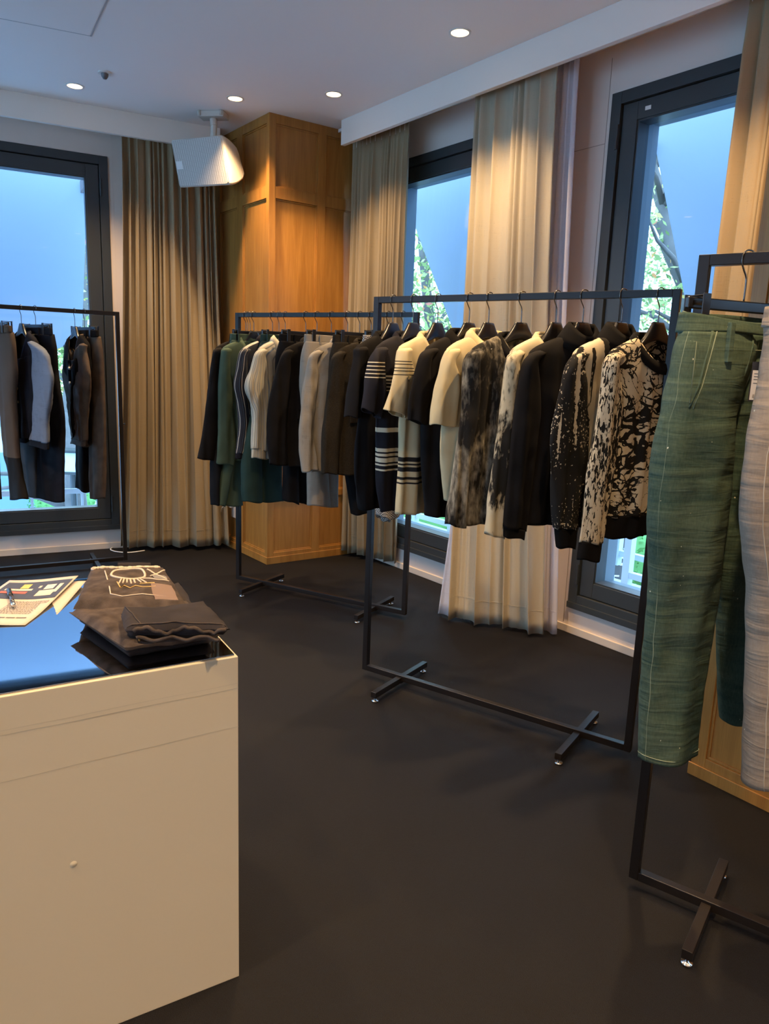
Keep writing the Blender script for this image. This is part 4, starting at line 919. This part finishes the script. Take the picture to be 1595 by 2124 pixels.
bj = garment('denim_jacket', 'black jacket with brown sleeve and white buttons', 'jacket', GL, hE, -50, ZL,
        [(692, 560, 775, 560), (690, 700, 800, 690), (688, 820, 815, 790), (688, 980, 795, 1000), (686, 1150, 782, 1160), (672, 1280, 780, 1290), (648, 1355, 775, 1385)], [(690, 900), (685, 1050), (680, 1200), (668, 1290)], (F_black, F_brdenim, F_brdenim), neck='vee', dip=.20, near='R', cuff=.035, seed=42, amp=.005)
trousers('trousers', 'dark trousers with grey side panels behind the two-tone denim jacket', GL, hD, -38, ZL, F_denimk, [[(140, 700, 330, 700), (150, 1100, 330, 1100), (165, 1500, 330, 1500), (195, 1785, 335, 1835)], [(330, 700, 520, 700), (330, 1100, 545, 1100), (330, 1500, 548, 1500), (330, 1835, 548, 1878)]], seed=43, mats_leg=[F_greyd, F_denimk], dep=.035)
trousers('trousers', 'brown and black trousers hung behind the brown-sleeved jacket', GL, hF, -45, ZL, F_brdenim, [[(700, 700, 800, 700), (700, 1100, 800, 1100), (702, 1500, 790, 1500), (702, 1730, 782, 1790)], [(800, 700, 885, 700), (795, 1100, 905, 1100), (795, 1500, 905, 1500), (805, 1845, 895, 1845)]], seed=44, mats_leg=[F_black, F_brdenim], bandm=F_black, dep=.035)
trousers('jeans', 'brown and black jeans cut off by the left edge of the picture', GL, hBt, -44, ZL, F_brdenim, [[(-190, 600, -60, 600), (-170, 1100, -40, 1100), (-140, 1500, -20, 1500), (-110, 1850, 0, 1850)], [(-20, 600, 95, 600), (10, 1000, 110, 1000), (45, 1420, 138, 1420), (75, 1600, 165, 1600), (105, 1852, 208, 1850)]], seed=45, dep=.035, mats_leg=[F_brdenim, stripes('brown_to_black_leg', (.008, .007, .007), [(-.001, -.90, (.075, .054, .040))], rg=1.3)])
# buttons
for t, (zs, u_), mt in ((dj, ((-.325, -.405, -.49, -.572), .0), mat('brass', (.55, .40, .18), .35, metal=1)), (bj, ((-.36, -.45), .0), M['white'])):
    for z_ in zs:
        m_ = MB(); m_.tube([(u_, -.052, z_), (u_, -.044, z_)], .008, 14); m_.build('button', mt, t)

# ---- front rack: green jeans and grey jeans
hG = G_('F', 1555); aG = 22
GF = 'jeans on the front rack'
hang('k', hG, aG, 'black clip hanger on the front rack holding the green jeans')
def jeans(label, h, a, mlist, T7, outline, stitch, seed):
    t = thing('jeans', label, 'jeans', tuple(h), radians(a), group=GF); dn = mlist
    cv = lambda T, x, y: UZ(*T(x, y), h, a)
    return t, cv
gj, cv = jeans('washed green jeans with pale stitching and paint specks, clipped at the waist', hG, aG, None, None, None, None, 50)
P_green = pattern('green_denim', (.020, .048, .038), (.115, .155, .105), 'denim'); P_gstitch = fabric('pale_stitch', (.25, .29, .20), .9)
wl_ = cv(Z7, 408, 522); uW = wl_[0]; zW = wl_[1]
hp1 = cv(Z7, 340, 800); hp2 = cv(Z7, 285, 1150); cr_ = cv(Z7, 735, 1220)
uR = -uW
0 and print('jeans waist u', uW, zW, 'crotch', cr_, 'hip', hp2)
dW = .040
def jring(rows, nseg=56, nrow=30, amp=.004, seed=0, yf=None):
    m_ = MB(); tube_loft(m_, rows, nseg, nrow, 0, amp, seed, .006, kf=2.2, sq=.9); return m_
# waistband dips at the front
uc = cr_[0]; 
zf0 = cv(Z7, 905, 612)[1]; zf1 = cv(Z7, 893, 700)[1]; 0 and print('band', zW, zf0, zf1, uW)
wb = [(uW, zW, uR, zW, dW, zf0, zW+.006), (uW-.003, zW-.042, uR+.003, zW-.042, dW+.006, zf1, zW-.038)]
m_ = MB(); tube_loft(m_, wb, 56, 5, 0, .001, 1); m_.build('waistband', P_green, gj, smooth=True, solid=.005)
def leg(rows, yo, seed, dep, nm='leg', m=P_green, par=gj):
    R_ = [c[:4]+(d*.8,) for c, d in rows]; m_ = MB(); rr = tube_loft(m_, R_, 48, 90, yo, .006, seed, .0045, kf=2.6, sq=.85); return m_.build(nm, m, par, smooth=True, solid=.004), rr, R_
fl_ = [(.0, zf1+.004), cv(Z7, 868, 800), cv(Z7, 800, 1000), cv(Z7, 735, 1220)]
L0 = [(uW-.001, zW-.042), cv(Z7, 345, 800), cv(Z7, 300, 1050), cv(Z7, 270, 1230)]
DD = [.040, .050, .056, .056]
Lr = [(L0[k]+(fl_[k][0]+.012, fl_[k][1]), DD[k]) for k in range(4)]
Lr += [(cv(Z7, 235, 1400)+cv(Z7, 728, 1420), .064), (cv(Z7, 185, 1800)+cv(Z7, 710, 1800), .060), (cv(Z8, 145, 150)+cv(Z8, 585, 250), .058), (cv(Z8, 146, 500)+cv(Z8, 560, 560), .055), (cv(Z8, 118, 900)+cv(Z8, 510, 920), .052), (cv(Z8, 90, 1300)+cv(Z8, 455, 1280), .05), (cv(Z8, 76, 1648)+cv(Z8, 424, 1600), .048)]
lo1, rr1, RL = leg(Lr, -.01, 4, 0)
Rr = [((fl_[k][0]-.012, fl_[k][1], -L0[k][0], L0[k][1]), DD[k]) for k in range(4)]
Rr += [(cv(Z7, 740, 1400)+cv(Z7, 1170, 1400), .058), (cv(Z7, 715, 1900)+cv(Z7, 1130, 1850), .054), (cv(Z8, 600, 350)+cv(Z8, 960, 350), .05), (cv(Z8, 632, 700)+cv(Z8, 930, 700), .047), (cv(Z8, 645, 1100)+cv(Z8, 915, 1060), .045), (cv(Z8, 662, 1425)+cv(Z8, 900, 1400), .045)]
lo2, rr2, RR_ = leg(Rr, .012, 6, 0)
# stitching seams down the legs, hems
def seam(rr, j, par, nm='stitching', rad=.0011, off=.002, i0=0, i1=None, step=1):
    m_ = MB(); pts = [Vector(r_[j]) for r_ in rr[i0:i1:step]]; cy_ = 0
    pts = [p+Vector((0, -off, 0)) for p in pts]; m_.tube(pts, rad, 5); return m_.build(nm, P_gstitch, par, smooth=True)
for j_ in (25, 26, 46): seam(rr1, j_, lo1)
seam(rr2, 26, lo2)
for rr, par in ((rr1, lo1), (rr2, lo2)):
    m_ = MB(); ring = [Vector(p)+Vector((0, 0, .014)) for p in rr[-1]]; cc_ = sum(ring, Vector())/len(ring); ring = [cc_+(p-cc_)*1.03 for p in ring]; m_.tube(ring+[ring[0]], .0012, 5); m_.build('hem_stitching', P_gstitch, par, smooth=True)
# belt loops, pocket, fly, button, all laid on the cloth surface
def onleg(u, z, rrs=(None,)):
    best = None
    for rr in (rr1, rr2):
        for ring in rr[:34]:
            for p in ring:
                if p[1] < 0.0:
                    d_ = (p[0]-u)**2+(p[2]-z)**2
                    if best is None or d_ < best[0]-1e-7 : best = (d_, p)
    return best[1][1]
def strip(pts, name, m, w_=.0012, off=.003, par=gj):
    m_ = MB(); m_.tube([(u, onleg(u, z)-off, z) for u, z in pts], w_, 5); return m_.build(name, m, par, smooth=True)
for u in (-.085, .085):
    zt_ = zW-.018; y = -.056; m_ = MB(); m_.hexa([(u-.007, y-.008, zW-.105), (u+.007, y-.008, zW-.105), (u+.007, y+.004, zW-.105), (u-.007, y+.004, zW-.105), (u-.007, y-.006, zt_), (u+.007, y-.006, zt_), (u+.007, y+.006, zt_), (u-.007, y+.006, zt_)]); m_.build('belt_loop', P_green, gj, bevel=.002)
pk = [cv(Z7, 528, 665), cv(Z7, 470, 850), cv(Z7, 405, 1060), cv(Z7, 345, 1220)]
strip(pk, 'pocket_seam', P_green, .0035, .001); strip([(u+.008, z) for u, z in pk], 'pocket_stitching', P_gstitch)
strip([cv(Z7, 385, 735), cv(Z7, 415, 740), cv(Z7, 345, 1180)], 'coin_pocket_stitching', P_gstitch)
fy = [cv(Z7, 890, 740), cv(Z7, 865, 830), cv(Z7, 800, 1010), cv(Z7, 745, 1190)]
strip([(u+.006, z) for u, z in fy], 'fly_stitching', P_gstitch); strip([(u-.028, z+.02) for u, z in fy[:3]]+[fy[3]], 'fly_seam', P_green, .0025)
bu = cv(Z7, 920, 665); m_ = MB(); m_.tube([(bu[0], -.066, bu[1]), (bu[0], -.050, bu[1])], .008, 14); m_.build('button', mat('copper_button', (.4, .28, .16), .35, metal=1), gj)
for zz_ in (.002, -.040):
    m_ = MB(); m_.tube([(uW*cos(pi*k/24), -(dW+.004)*sin(pi*k/24), zW-.035*sin(pi*k/24)**1.6+zz_-.0) for k in range(25)], .0012, 5); m_.build('waist_stitching', P_gstitch, gj, smooth=True)
# swing tag
tp_ = at(1574, 792, 1.58)
tg = thing('price_tag', 'black-backed cream price tag hanging from the green jeans', 'tag', tuple(tp_), radians(-20))
m_ = MB(); m_.box(-.017, .017, 0, .0015, -.042, .042); m_.build('card', M['black'], tg)
m_ = MB(); m_.box(-.0145, .0145, -.0006, 0, -.039, .024); pp_ = m_.build('paper_face', M['paper'], tg)
m_ = MB()
for z_ in (.016, .010, .004, -.004): m_.box(-.011, .006, -.0009, -.0006, z_, z_+.0015)
for k in range(9): m_.box(-.009+k*.002, -.008+k*.002, -.0009, -.0006, -.035, -.027)
m_.build('print', M['ink'], pp_)
m_ = MB(); m_.tube([(0, 0, .042), (.002, .01, .075), (.004, .02, .10)], .0008, 5); m_.build('string', M['ink'], tg)
# grey jeans
oF, dF_, azF = RK['F']; hY = hG+Vector((dF_.x, dF_.y, 0))*.21
hang('k', hY, 14, 'black clip hanger at the right picture edge holding the grey jeans')
yj = thing('jeans', 'faded beige grey jeans cut off by the right edge of the picture', 'jeans', tuple(hY), radians(14), group=GF)
P_greyj = pattern('grey_denim', (.22, .175, .135), (.38, .31, .24), 'denim')
cy2 = lambda T, x, y: UZ(*T(x, y), hY, 14)
u0 = cy2(Z7, 1020, 700)[0]
uw = cy2(Z7, 1046, 520)[0]; u0 = cy2(Z7, 1018, 760)[0]
m_ = MB(); tube_loft(m_, [(uw, -.13, -uw, -.13, .055, -.155, -.128), (uw-.003, -.17, -uw+.003, -.17, .057, -.20, -.17)], 48, 5, 0, .001, 1); m_.build('waistband', P_greyj, yj, smooth=True, solid=.005)
lw = .21
def GLg(pts, yo, seed, mirror=False):
    R_ = [(uw-.002, -.168, .012, -.175, .050), (u0, -.25, .012, -.26, .050), (u0-.008, -.36, .010, -.36, .052)]
    if mirror: R_ = [(-q_[2], q_[3], -q_[0], q_[1], q_[4]) for q_ in R_]
    for (T, x, y) in pts:
        u, z = cy2(T, x, y); wd = lw*(1-.25*min(1, (-z-.3)/.9)); R_.append((u, z, u+wd, z, .048) if not mirror else (u+wd+.01, z, u+2*wd+.01, z, .045))
    m_ = MB(); rr = tube_loft(m_, R_, 36, 56, yo, .003, seed, .006, kf=2); o = m_.build('leg', P_greyj, yj, smooth=True, solid=.004); return o, rr
ptsY = [(Z7, 895, 1400), (Z7, 850, 1700), (Z7, 838, 2000), (Z8, 762, 250), (Z8, 796, 560), (Z8, 796, 900), (Z8, 788, 1200), (Z8, 778, 1500), (Z8, 770, 1812)]
oy, rry = GLg(ptsY, -.01, 8); GLg(ptsY, .015, 9, True)
P_ys = fabric('cream_stitch', (.42, .36, .28), .9); m_ = MB(); m_.tube([Vector(r_[22])+Vector((0, -.002, 0)) for r_ in rry], .0016, 5); m_.build('stitching', P_ys, oy, smooth=True)

# ------------------------------------------------------------------ plinth table and things on it
pc = G(496, 2025, 0); azP = 30.5; dP = Vector((cos(radians(azP)), sin(radians(azP)), 0)); nP = Vector((-dP.y, dP.x, 0))
PH = .777; PLn = 1.35; PD = .70
pl = thing('display_plinth', 'large cream box plinth with dark mirror glass top', 'plinth', (pc.x, pc.y, 0), radians(azP))
m_ = MB(); m_.box(-PLn, 0, 0, .018, 0, PH); m_.box(-PLn, 0, PD-.018, PD, 0, PH); m_.box(-.018, 0, .018, PD-.018, 0, PH); m_.box(-PLn, -PLn+.018, .018, PD-.018, 0, PH); m_.box(-PLn+.018, -.018, .018, PD-.018, PH-.06, PH-.012)
m_.build('box', M['plinth'], pl, bevel=.0015)
m_ = MB(); m_.box(-PLn+.006, -.006, .006, PD-.006, PH-.002, PH+.004); m_.build('glass_top', M['mirror'], pl, bevel=.001)
scuff = mat('scuff', (.42, .38, .29), .6)
m_ = MB()
for z_, dz, t_ in ((.695, .012, .0022), (.70, .018, .001), (.595, .025, .0014)):
    n_ = 60; top_ = []; bot_ = []
    m_.loft([[(-PLn+PLn*i/n_, -.0006, z_+dz*i/n_+.0015*noise.noise(Vector((i*.21, z_*9, 0)))+s_*t_*(.55+.45*noise.noise(Vector((i*.35, z_*5, 3))))) for i in range(n_+1)] for s_ in (-.5, .5)], closed=False)
m_.build('scuff_marks', scuff, pl)
m_ = MB(); m_.loft([[(-.335+r_*cos(k*pi/6), -.0006-y_, .405+r_*sin(k*pi/6)) for k in range(12)] for r_, y_ in ((.007, 0), (.004, .001), (.001, .0016))], True, False, True); m_.build('dent', M['plinth'], pl, smooth=True)

# papers
ZT = PH+.0045
def sheet(label, corners, z, curl=0., m=None, name='paper_sheet'):
    t = thing(name, label, 'paper', (corners[0].x, corners[0].y, z), group='printed papers on the plinth')
    n_ = 12; A_, B_, C_, D_ = corners; rings = []
    for i in range(n_+1):
        row = []
        for j in range(n_+1):
            u, v = i/n_, j/n_; p = A_.lerp(B_, u).lerp(D_.lerp(C_, u), v); cu = max(0, u*.6+v*.75-.75)
            row.append(Vector((p.x-cu*curl*.5, p.y-cu*curl*.1, z+curl*cu**1.3*.8+.0015*sin(u*5+v*3))))
        rings.append(row)
    m_ = MB(); m_.loft(rings, closed=False); o = m_.build('sheet', m or M['paper'], t, world=True, smooth=True, solid=.0006); return t, rings
cA = G(0, 1300, ZT); cS = [G(-110, 1300, ZT), G(52, 1298, ZT), G(172, 1208, ZT), G(20, 1206, ZT)]
t2, _ = sheet('lower plain white paper sheets showing right of the printed sheet', [G(-60, 1290, ZT), G(98, 1294, ZT), G(184, 1212, ZT), G(60, 1207, ZT)], ZT, .02)
t1, rg = sheet('top printed sheet with dark picture block and lines of text, curled at the corner', cS, ZT+.003, .035)
def patch(rg, u0, u1, v0, v1, m, par, name, dz=.0012, nn=8):
    def P_(u, v):
        x = u*12; y = v*12; i = min(11, int(x)); j = min(11, int(y)); fx, fy = x-i, y-j
        return rg[i][j].lerp(rg[i+1][j], fx).lerp(rg[i][j+1].lerp(rg[i+1][j+1], fx), fy)+Vector((0, 0, dz))
    m_ = MB(); m_.loft([[P_(u0+(u1-u0)*a/nn, v0+(v1-v0)*b_/nn) for b_ in range(nn+1)] for a in range(nn+1)], closed=False); return m_.build(name, m, par, world=True)
blk = patch(rg, .05, .97, .54, .93, mat('navy_print', (.035, .045, .085), .6), t1, 'picture_block')
cols = [(.55, .5, .42), (.62, .55, .48), (.5, .42, .12), (.45, .10, .08), (.55, .5, .42), (.12, .10, .12), (.58, .50, .42), (.50, .45, .38)]
for i, (u0_, u1_, v0_, v1_) in enumerate([(.62, .86, .60, .72), (.66, .80, .74, .84), (.30, .42, .78, .88), (.10, .46, .66, .71), (.12, .5, .73, .77), (.18, .36, .74, .76), (.84, .9, .66, .84), (.56, .6, .78, .83)]):
    patch(rg, u0_, u1_, v0_, v1_, mat('picture_tone_%d' % i, cols[i], .6), blk, 'picture', .0018)
rng = random.Random(3)
m_ = MB()
for r_ in range(14):
    v = .22+r_*.02; u = .42
    while u < .93:
        wd = rng.uniform(.01, .04)
        def P_(u, v):
            x = u*12; y = v*12; i = min(11, int(x)); j = min(11, int(y)); fx, fy = x-i, y-j
            return rg[i][j].lerp(rg[i+1][j], fx).lerp(rg[i][j+1].lerp(rg[i+1][j+1], fx), fy)+Vector((0, 0, .0014))
        if r_ in (11, 12, 13) or u < .84: m_.add([P_(u, v), P_(u+wd, v), P_(u+wd, v+.006), P_(u, v+.006)], [(0, 1, 2, 3)])
        u += wd+.008
m_.build('text_lines', M['ink'], t1, world=True)
m_ = MB(); v = .13; u = .50
for k in range(24):
    if k not in (7, 15): m_.add([P_(u, v), P_(u+.011, v), P_(u+.011, v+.018), P_(u, v+.018)], [(0, 1, 2, 3)])
    u += .0165
m_.build('heading_line', M['ink'], t1, world=True)
# pen
pa, pb = G(18, 1224, ZT+.012), G(27, 1252, ZT+.012)
pen = thing('pen', 'black and silver pen lying on the printed sheet', 'pen', tuple(pa))
dd = (pb-pa).normalized(); pb = pa+dd*.135
m_ = MB(); m_.tube([pa, pa+dd*.05, pa+dd*.052], [.0058, .0062, .005], 14); m_.build('cap', M['black'], pen, world=True, smooth=True)
m_ = MB(); m_.tube([pa+dd*.052, pa+dd*.12], .0048, 14); m_.build('barrel', mat('pen_barrel', (.10, .10, .12), .2, metal=.6), pen, world=True, smooth=True)
m_ = MB(); m_.tube([pa+dd*.12, pa+dd*.126, pa+dd*.132], [.005, .0058, .003], 14); m_.build('tip', M['chrome'], pen, world=True, smooth=True)

# folded jeans on the plinth: three stacked layers with rounded fold edges
fj = thing('folded_jeans', 'folded black jeans with rope print and gold stitching on the plinth', 'jeans', tuple(G(300, 1290, ZT)), 0)
P_fd = fabric('faded_black_denim', (.060, .046, .040), .9, weave=700, var=.45, vscale=30, bump=.5); P_fk = fabric('deep_black_denim', (.028, .024, .026), .9, var=.25, vscale=15)
def layer(name, m, corners, z, th, seed, par=fj, round_=.5, n=22, drape=None, bulge=.0):
    """soft slab: corners A,B,C,D (ccw, world xy), bottom z, thickness th"""
    A_, B_, C_, D_ = corners; grid = []; bot = []
    for i in range(n+1):
        rt_, rb = [], []
        for j in range(n+1):
            u, v = i/n, j/n; p = A_.lerp(B_, u).lerp(D_.lerp(C_, u), v)
            e = min(u, 1-u, v, 1-v)*2; e = min(1, e/.16); s_ = sqrt(max(0, 1-(1-e)**2))
            wv_ = noise.noise(Vector((p.x*14+seed, p.y*14, seed)))*.006*s_
            edge = noise.noise(Vector((u*7, v*7, seed+9)))*.006
            q_ = p+Vector((edge*(1 if u > .5 else -1), edge, 0)); zz = z+(drape(u, v) if drape else 0)
            rt_.append(Vector((q_.x, q_.y, zz+th*(.5+.5*s_)+wv_+bulge*s_*sin(pi*u)*sin(pi*v)))); rb.append(Vector((q_.x, q_.y, zz+th*(.5-.5*s_))))
        grid.append(rt_); bot.append(rb)
    m_ = MB(); m_.loft(grid, closed=False); m_.loft([r_[::-1] for r_ in bot], closed=False); o = m_.build(name, m, par, world=True, smooth=True); return o, grid
GG = lambda x, y, z=ZT: Vector((G(x, y, z).x, G(x, y, z).y, 0))
l1, g1_ = layer('lower_leg', P_fk, [GG(264, 1368), GG(446, 1340), GG(375, 1222), GG(165, 1300)], ZT, .028, 1)
l2, g2_ = layer('thigh', P_fd, [GG(258, 1352, ZT+.03), GG(456, 1326, ZT+.03), GG(395, 1262, ZT+.03), GG(143, 1278, ZT+.03)], ZT+.026, .026, 2)
l3, g3_ = layer('seat', P_fd, [GG(152, 1262, ZT+.05), GG(395, 1262, ZT+.05), GG(342, 1186, ZT+.05), GG(186, 1186, ZT+.05)], ZT+.03, .035, 4, bulge=.01)
l4, g4_ = layer('trouser_hem', P_fk, [GG(258, 1302, ZT+.075), GG(478, 1300, ZT+.075), GG(426, 1252, ZT+.075), GG(250, 1268, ZT+.075)], ZT+.055, .028, 6)
def surf(grid, u, v, n=22, dz=.001):
    x = u*n; y = v*n; i = min(n-1, int(x)); j = min(n-1, int(y)); fx, fy = x-i, y-j
    return grid[i][j].lerp(grid[i+1][j], fx).lerp(grid[i][j+1].lerp(grid[i+1][j+1], fx), fy)+Vector((0, 0, dz))
rope = mat('rope_print', (.52, .42, .32), .8); gold = mat('gold_stitch', (.55, .34, .10), .6)
m_ = MB(); m_.tube([surf(g3_, .50+.20*cos(t_*pi/16), .66+.17*sin(t_*pi/16)) for t_ in range(33)], .003, 6)
for k in range(7): m_.tube([surf(g3_, .42+.03*k, .49), surf(g3_, .38+.045*k, .38+.01*(k % 3))], .0022, 5)
m_.tube([surf(g3_, .62+.3*s/8, .50-.02*s/8+.01*sin(s)) for s in range(9)], .0022, 5)
m_.tube([surf(g3_, .05+.85*s/30, .90+.018*sin(s*1.6)) for s in range(31)], .0035, 6); m_.tube([surf(g3_, .05+.85*s/30, .89-.018*sin(s*1.6)) for s in range(31)], .003, 6)
m_.tube([surf(g3_, .72+.2*s/8, .80-.22*s/8) for s in range(9)], .0025, 5); m_.tube([surf(g3_, .95-.2*s/8, .84-.2*s/8) for s in range(9)], .0022, 5)
m_.build('rope_print', rope, l3, world=True, smooth=True)
m_ = MB(); m_.tube([surf(g3_, u, v) for u, v in ((.22, .80), (.26, .55), (.30, .28), (.31, .17), (.42, .10), (.6, .16), (.82, .13))], .0016, 5); m_.build('pocket_stitching', rope, l3, world=True, smooth=True)
m_ = MB(); m_.tube([surf(g3_, u, v) for u, v in ((.36, .42), (.40, .30), (.44, .34), (.5, .27), (.56, .33), (.62, .28), (.74, .30), (.75, .38), (.6, .37))], .0014, 5); m_.build('gold_embroidery', gold, l3, world=True, smooth=True)
lt = patch([[surf(g3_, i/12, j/12) for j in range(13)] for i in range(13)], .70, .92, .06, .36, mat('leather_patch', (.15, .095, .075), .7), l3, 'leather_patch')
patch([[surf(g3_, i/12, j/12) for j in range(13)] for i in range(13)], .76, .95, .50, .68, mat('grey_print', (.16, .15, .15), .8), l3, 'grey_print')
m_ = MB(); m_.tube([surf(g3_, .36+.44*s/10, .965, dz=.004) for s in range(11)], .012, 10); m_.build('rolled_waistband', P_fk, l3, world=True, smooth=True)
m_ = MB(); m_.tube([surf(g2_, .17+.1*s/6, .15+.14*sin(s/6*2.2), dz=.002) for s in range(7)], .0024, 6); m_.tube([surf(g2_, .17+.05*s/6, .02+.24*s/6, dz=.002) for s in range(7)], .002, 6); m_.build('gold_tack', gold, l2, world=True, smooth=True)
m_ = MB(); m_.tube([surf(g4_, .02+.96*s/20, .05) for s in range(21)], .0016, 5); m_.tube([surf(g4_, .16-.1*s/10, .05+.9*s/10) for s in range(11)], .0014, 5); m_.build('hem_stitching', P_fd, l4, world=True, smooth=True)
m_ = MB(); m_.tube([surf(g4_, .08+.94*s/40, .012, dz=-.004+.006*sin(s*.35)+.002*sin(s*1.3)) for s in range(39)], .0042, 8); m_.tube([surf(g4_, .10+.86*s/40, .004, dz=-.019+.004*sin(s*.45+1)) for s in range(39)], .0038, 8); m_.build('frayed_hem', P_fd, l4, world=True, smooth=True)

# ------------------------------------------------------------------ socket, plug, cable
so = c0+dR*.52+nR*.001
t = thing('wall_socket', 'white wall socket plate on the oak corner pier by the curtain', 'socket', (so.x, so.y, .30))
m_ = MB(); m_.obox(so, dR, nR, -.035, .035, -.014, .004, .24, .36); m_.build('plate', M['base'], t, world=True, bevel=.002)
t = thing('plug', 'white plug in the wall socket with a cord behind the curtain', 'plug', (so.x, so.y, .33))
m_ = MB(); c = so+nR*.02+dR*.0; m_.obox(so, dR, nR, -.015, .015, .005, .035, .315, .345); m_.build('plug_body', M['white'], t, world=True, bevel=.006)
m_ = MB(); m_.tube(sm([tuple(so+nR*.03+Vector((0, 0, .33))), tuple(so+nR*.07+dR*.05+Vector((0, 0, .31))), tuple(so+nR*.06+dR*.1+Vector((0, 0, .2))), tuple(so+nR*.08+dR*.14+Vector((0, 0, .02)))]), .004, 8); m_.build('cord', M['white'], t, world=True, smooth=True)
pts = [G(300, 1142, .006), G(268, 1146, .006), G(240, 1144, .006), G(229, 1139, .006), G(240, 1134, .006), G(262, 1131, .006)]
m_ = MB(); m_.tube(sm([tuple(p) for p in pts], 6), .004, 8); o = m_.build('cable', M['white'], smooth=True); tag(o, 'white cable looping on the carpet beside the left curtain', 'cable')
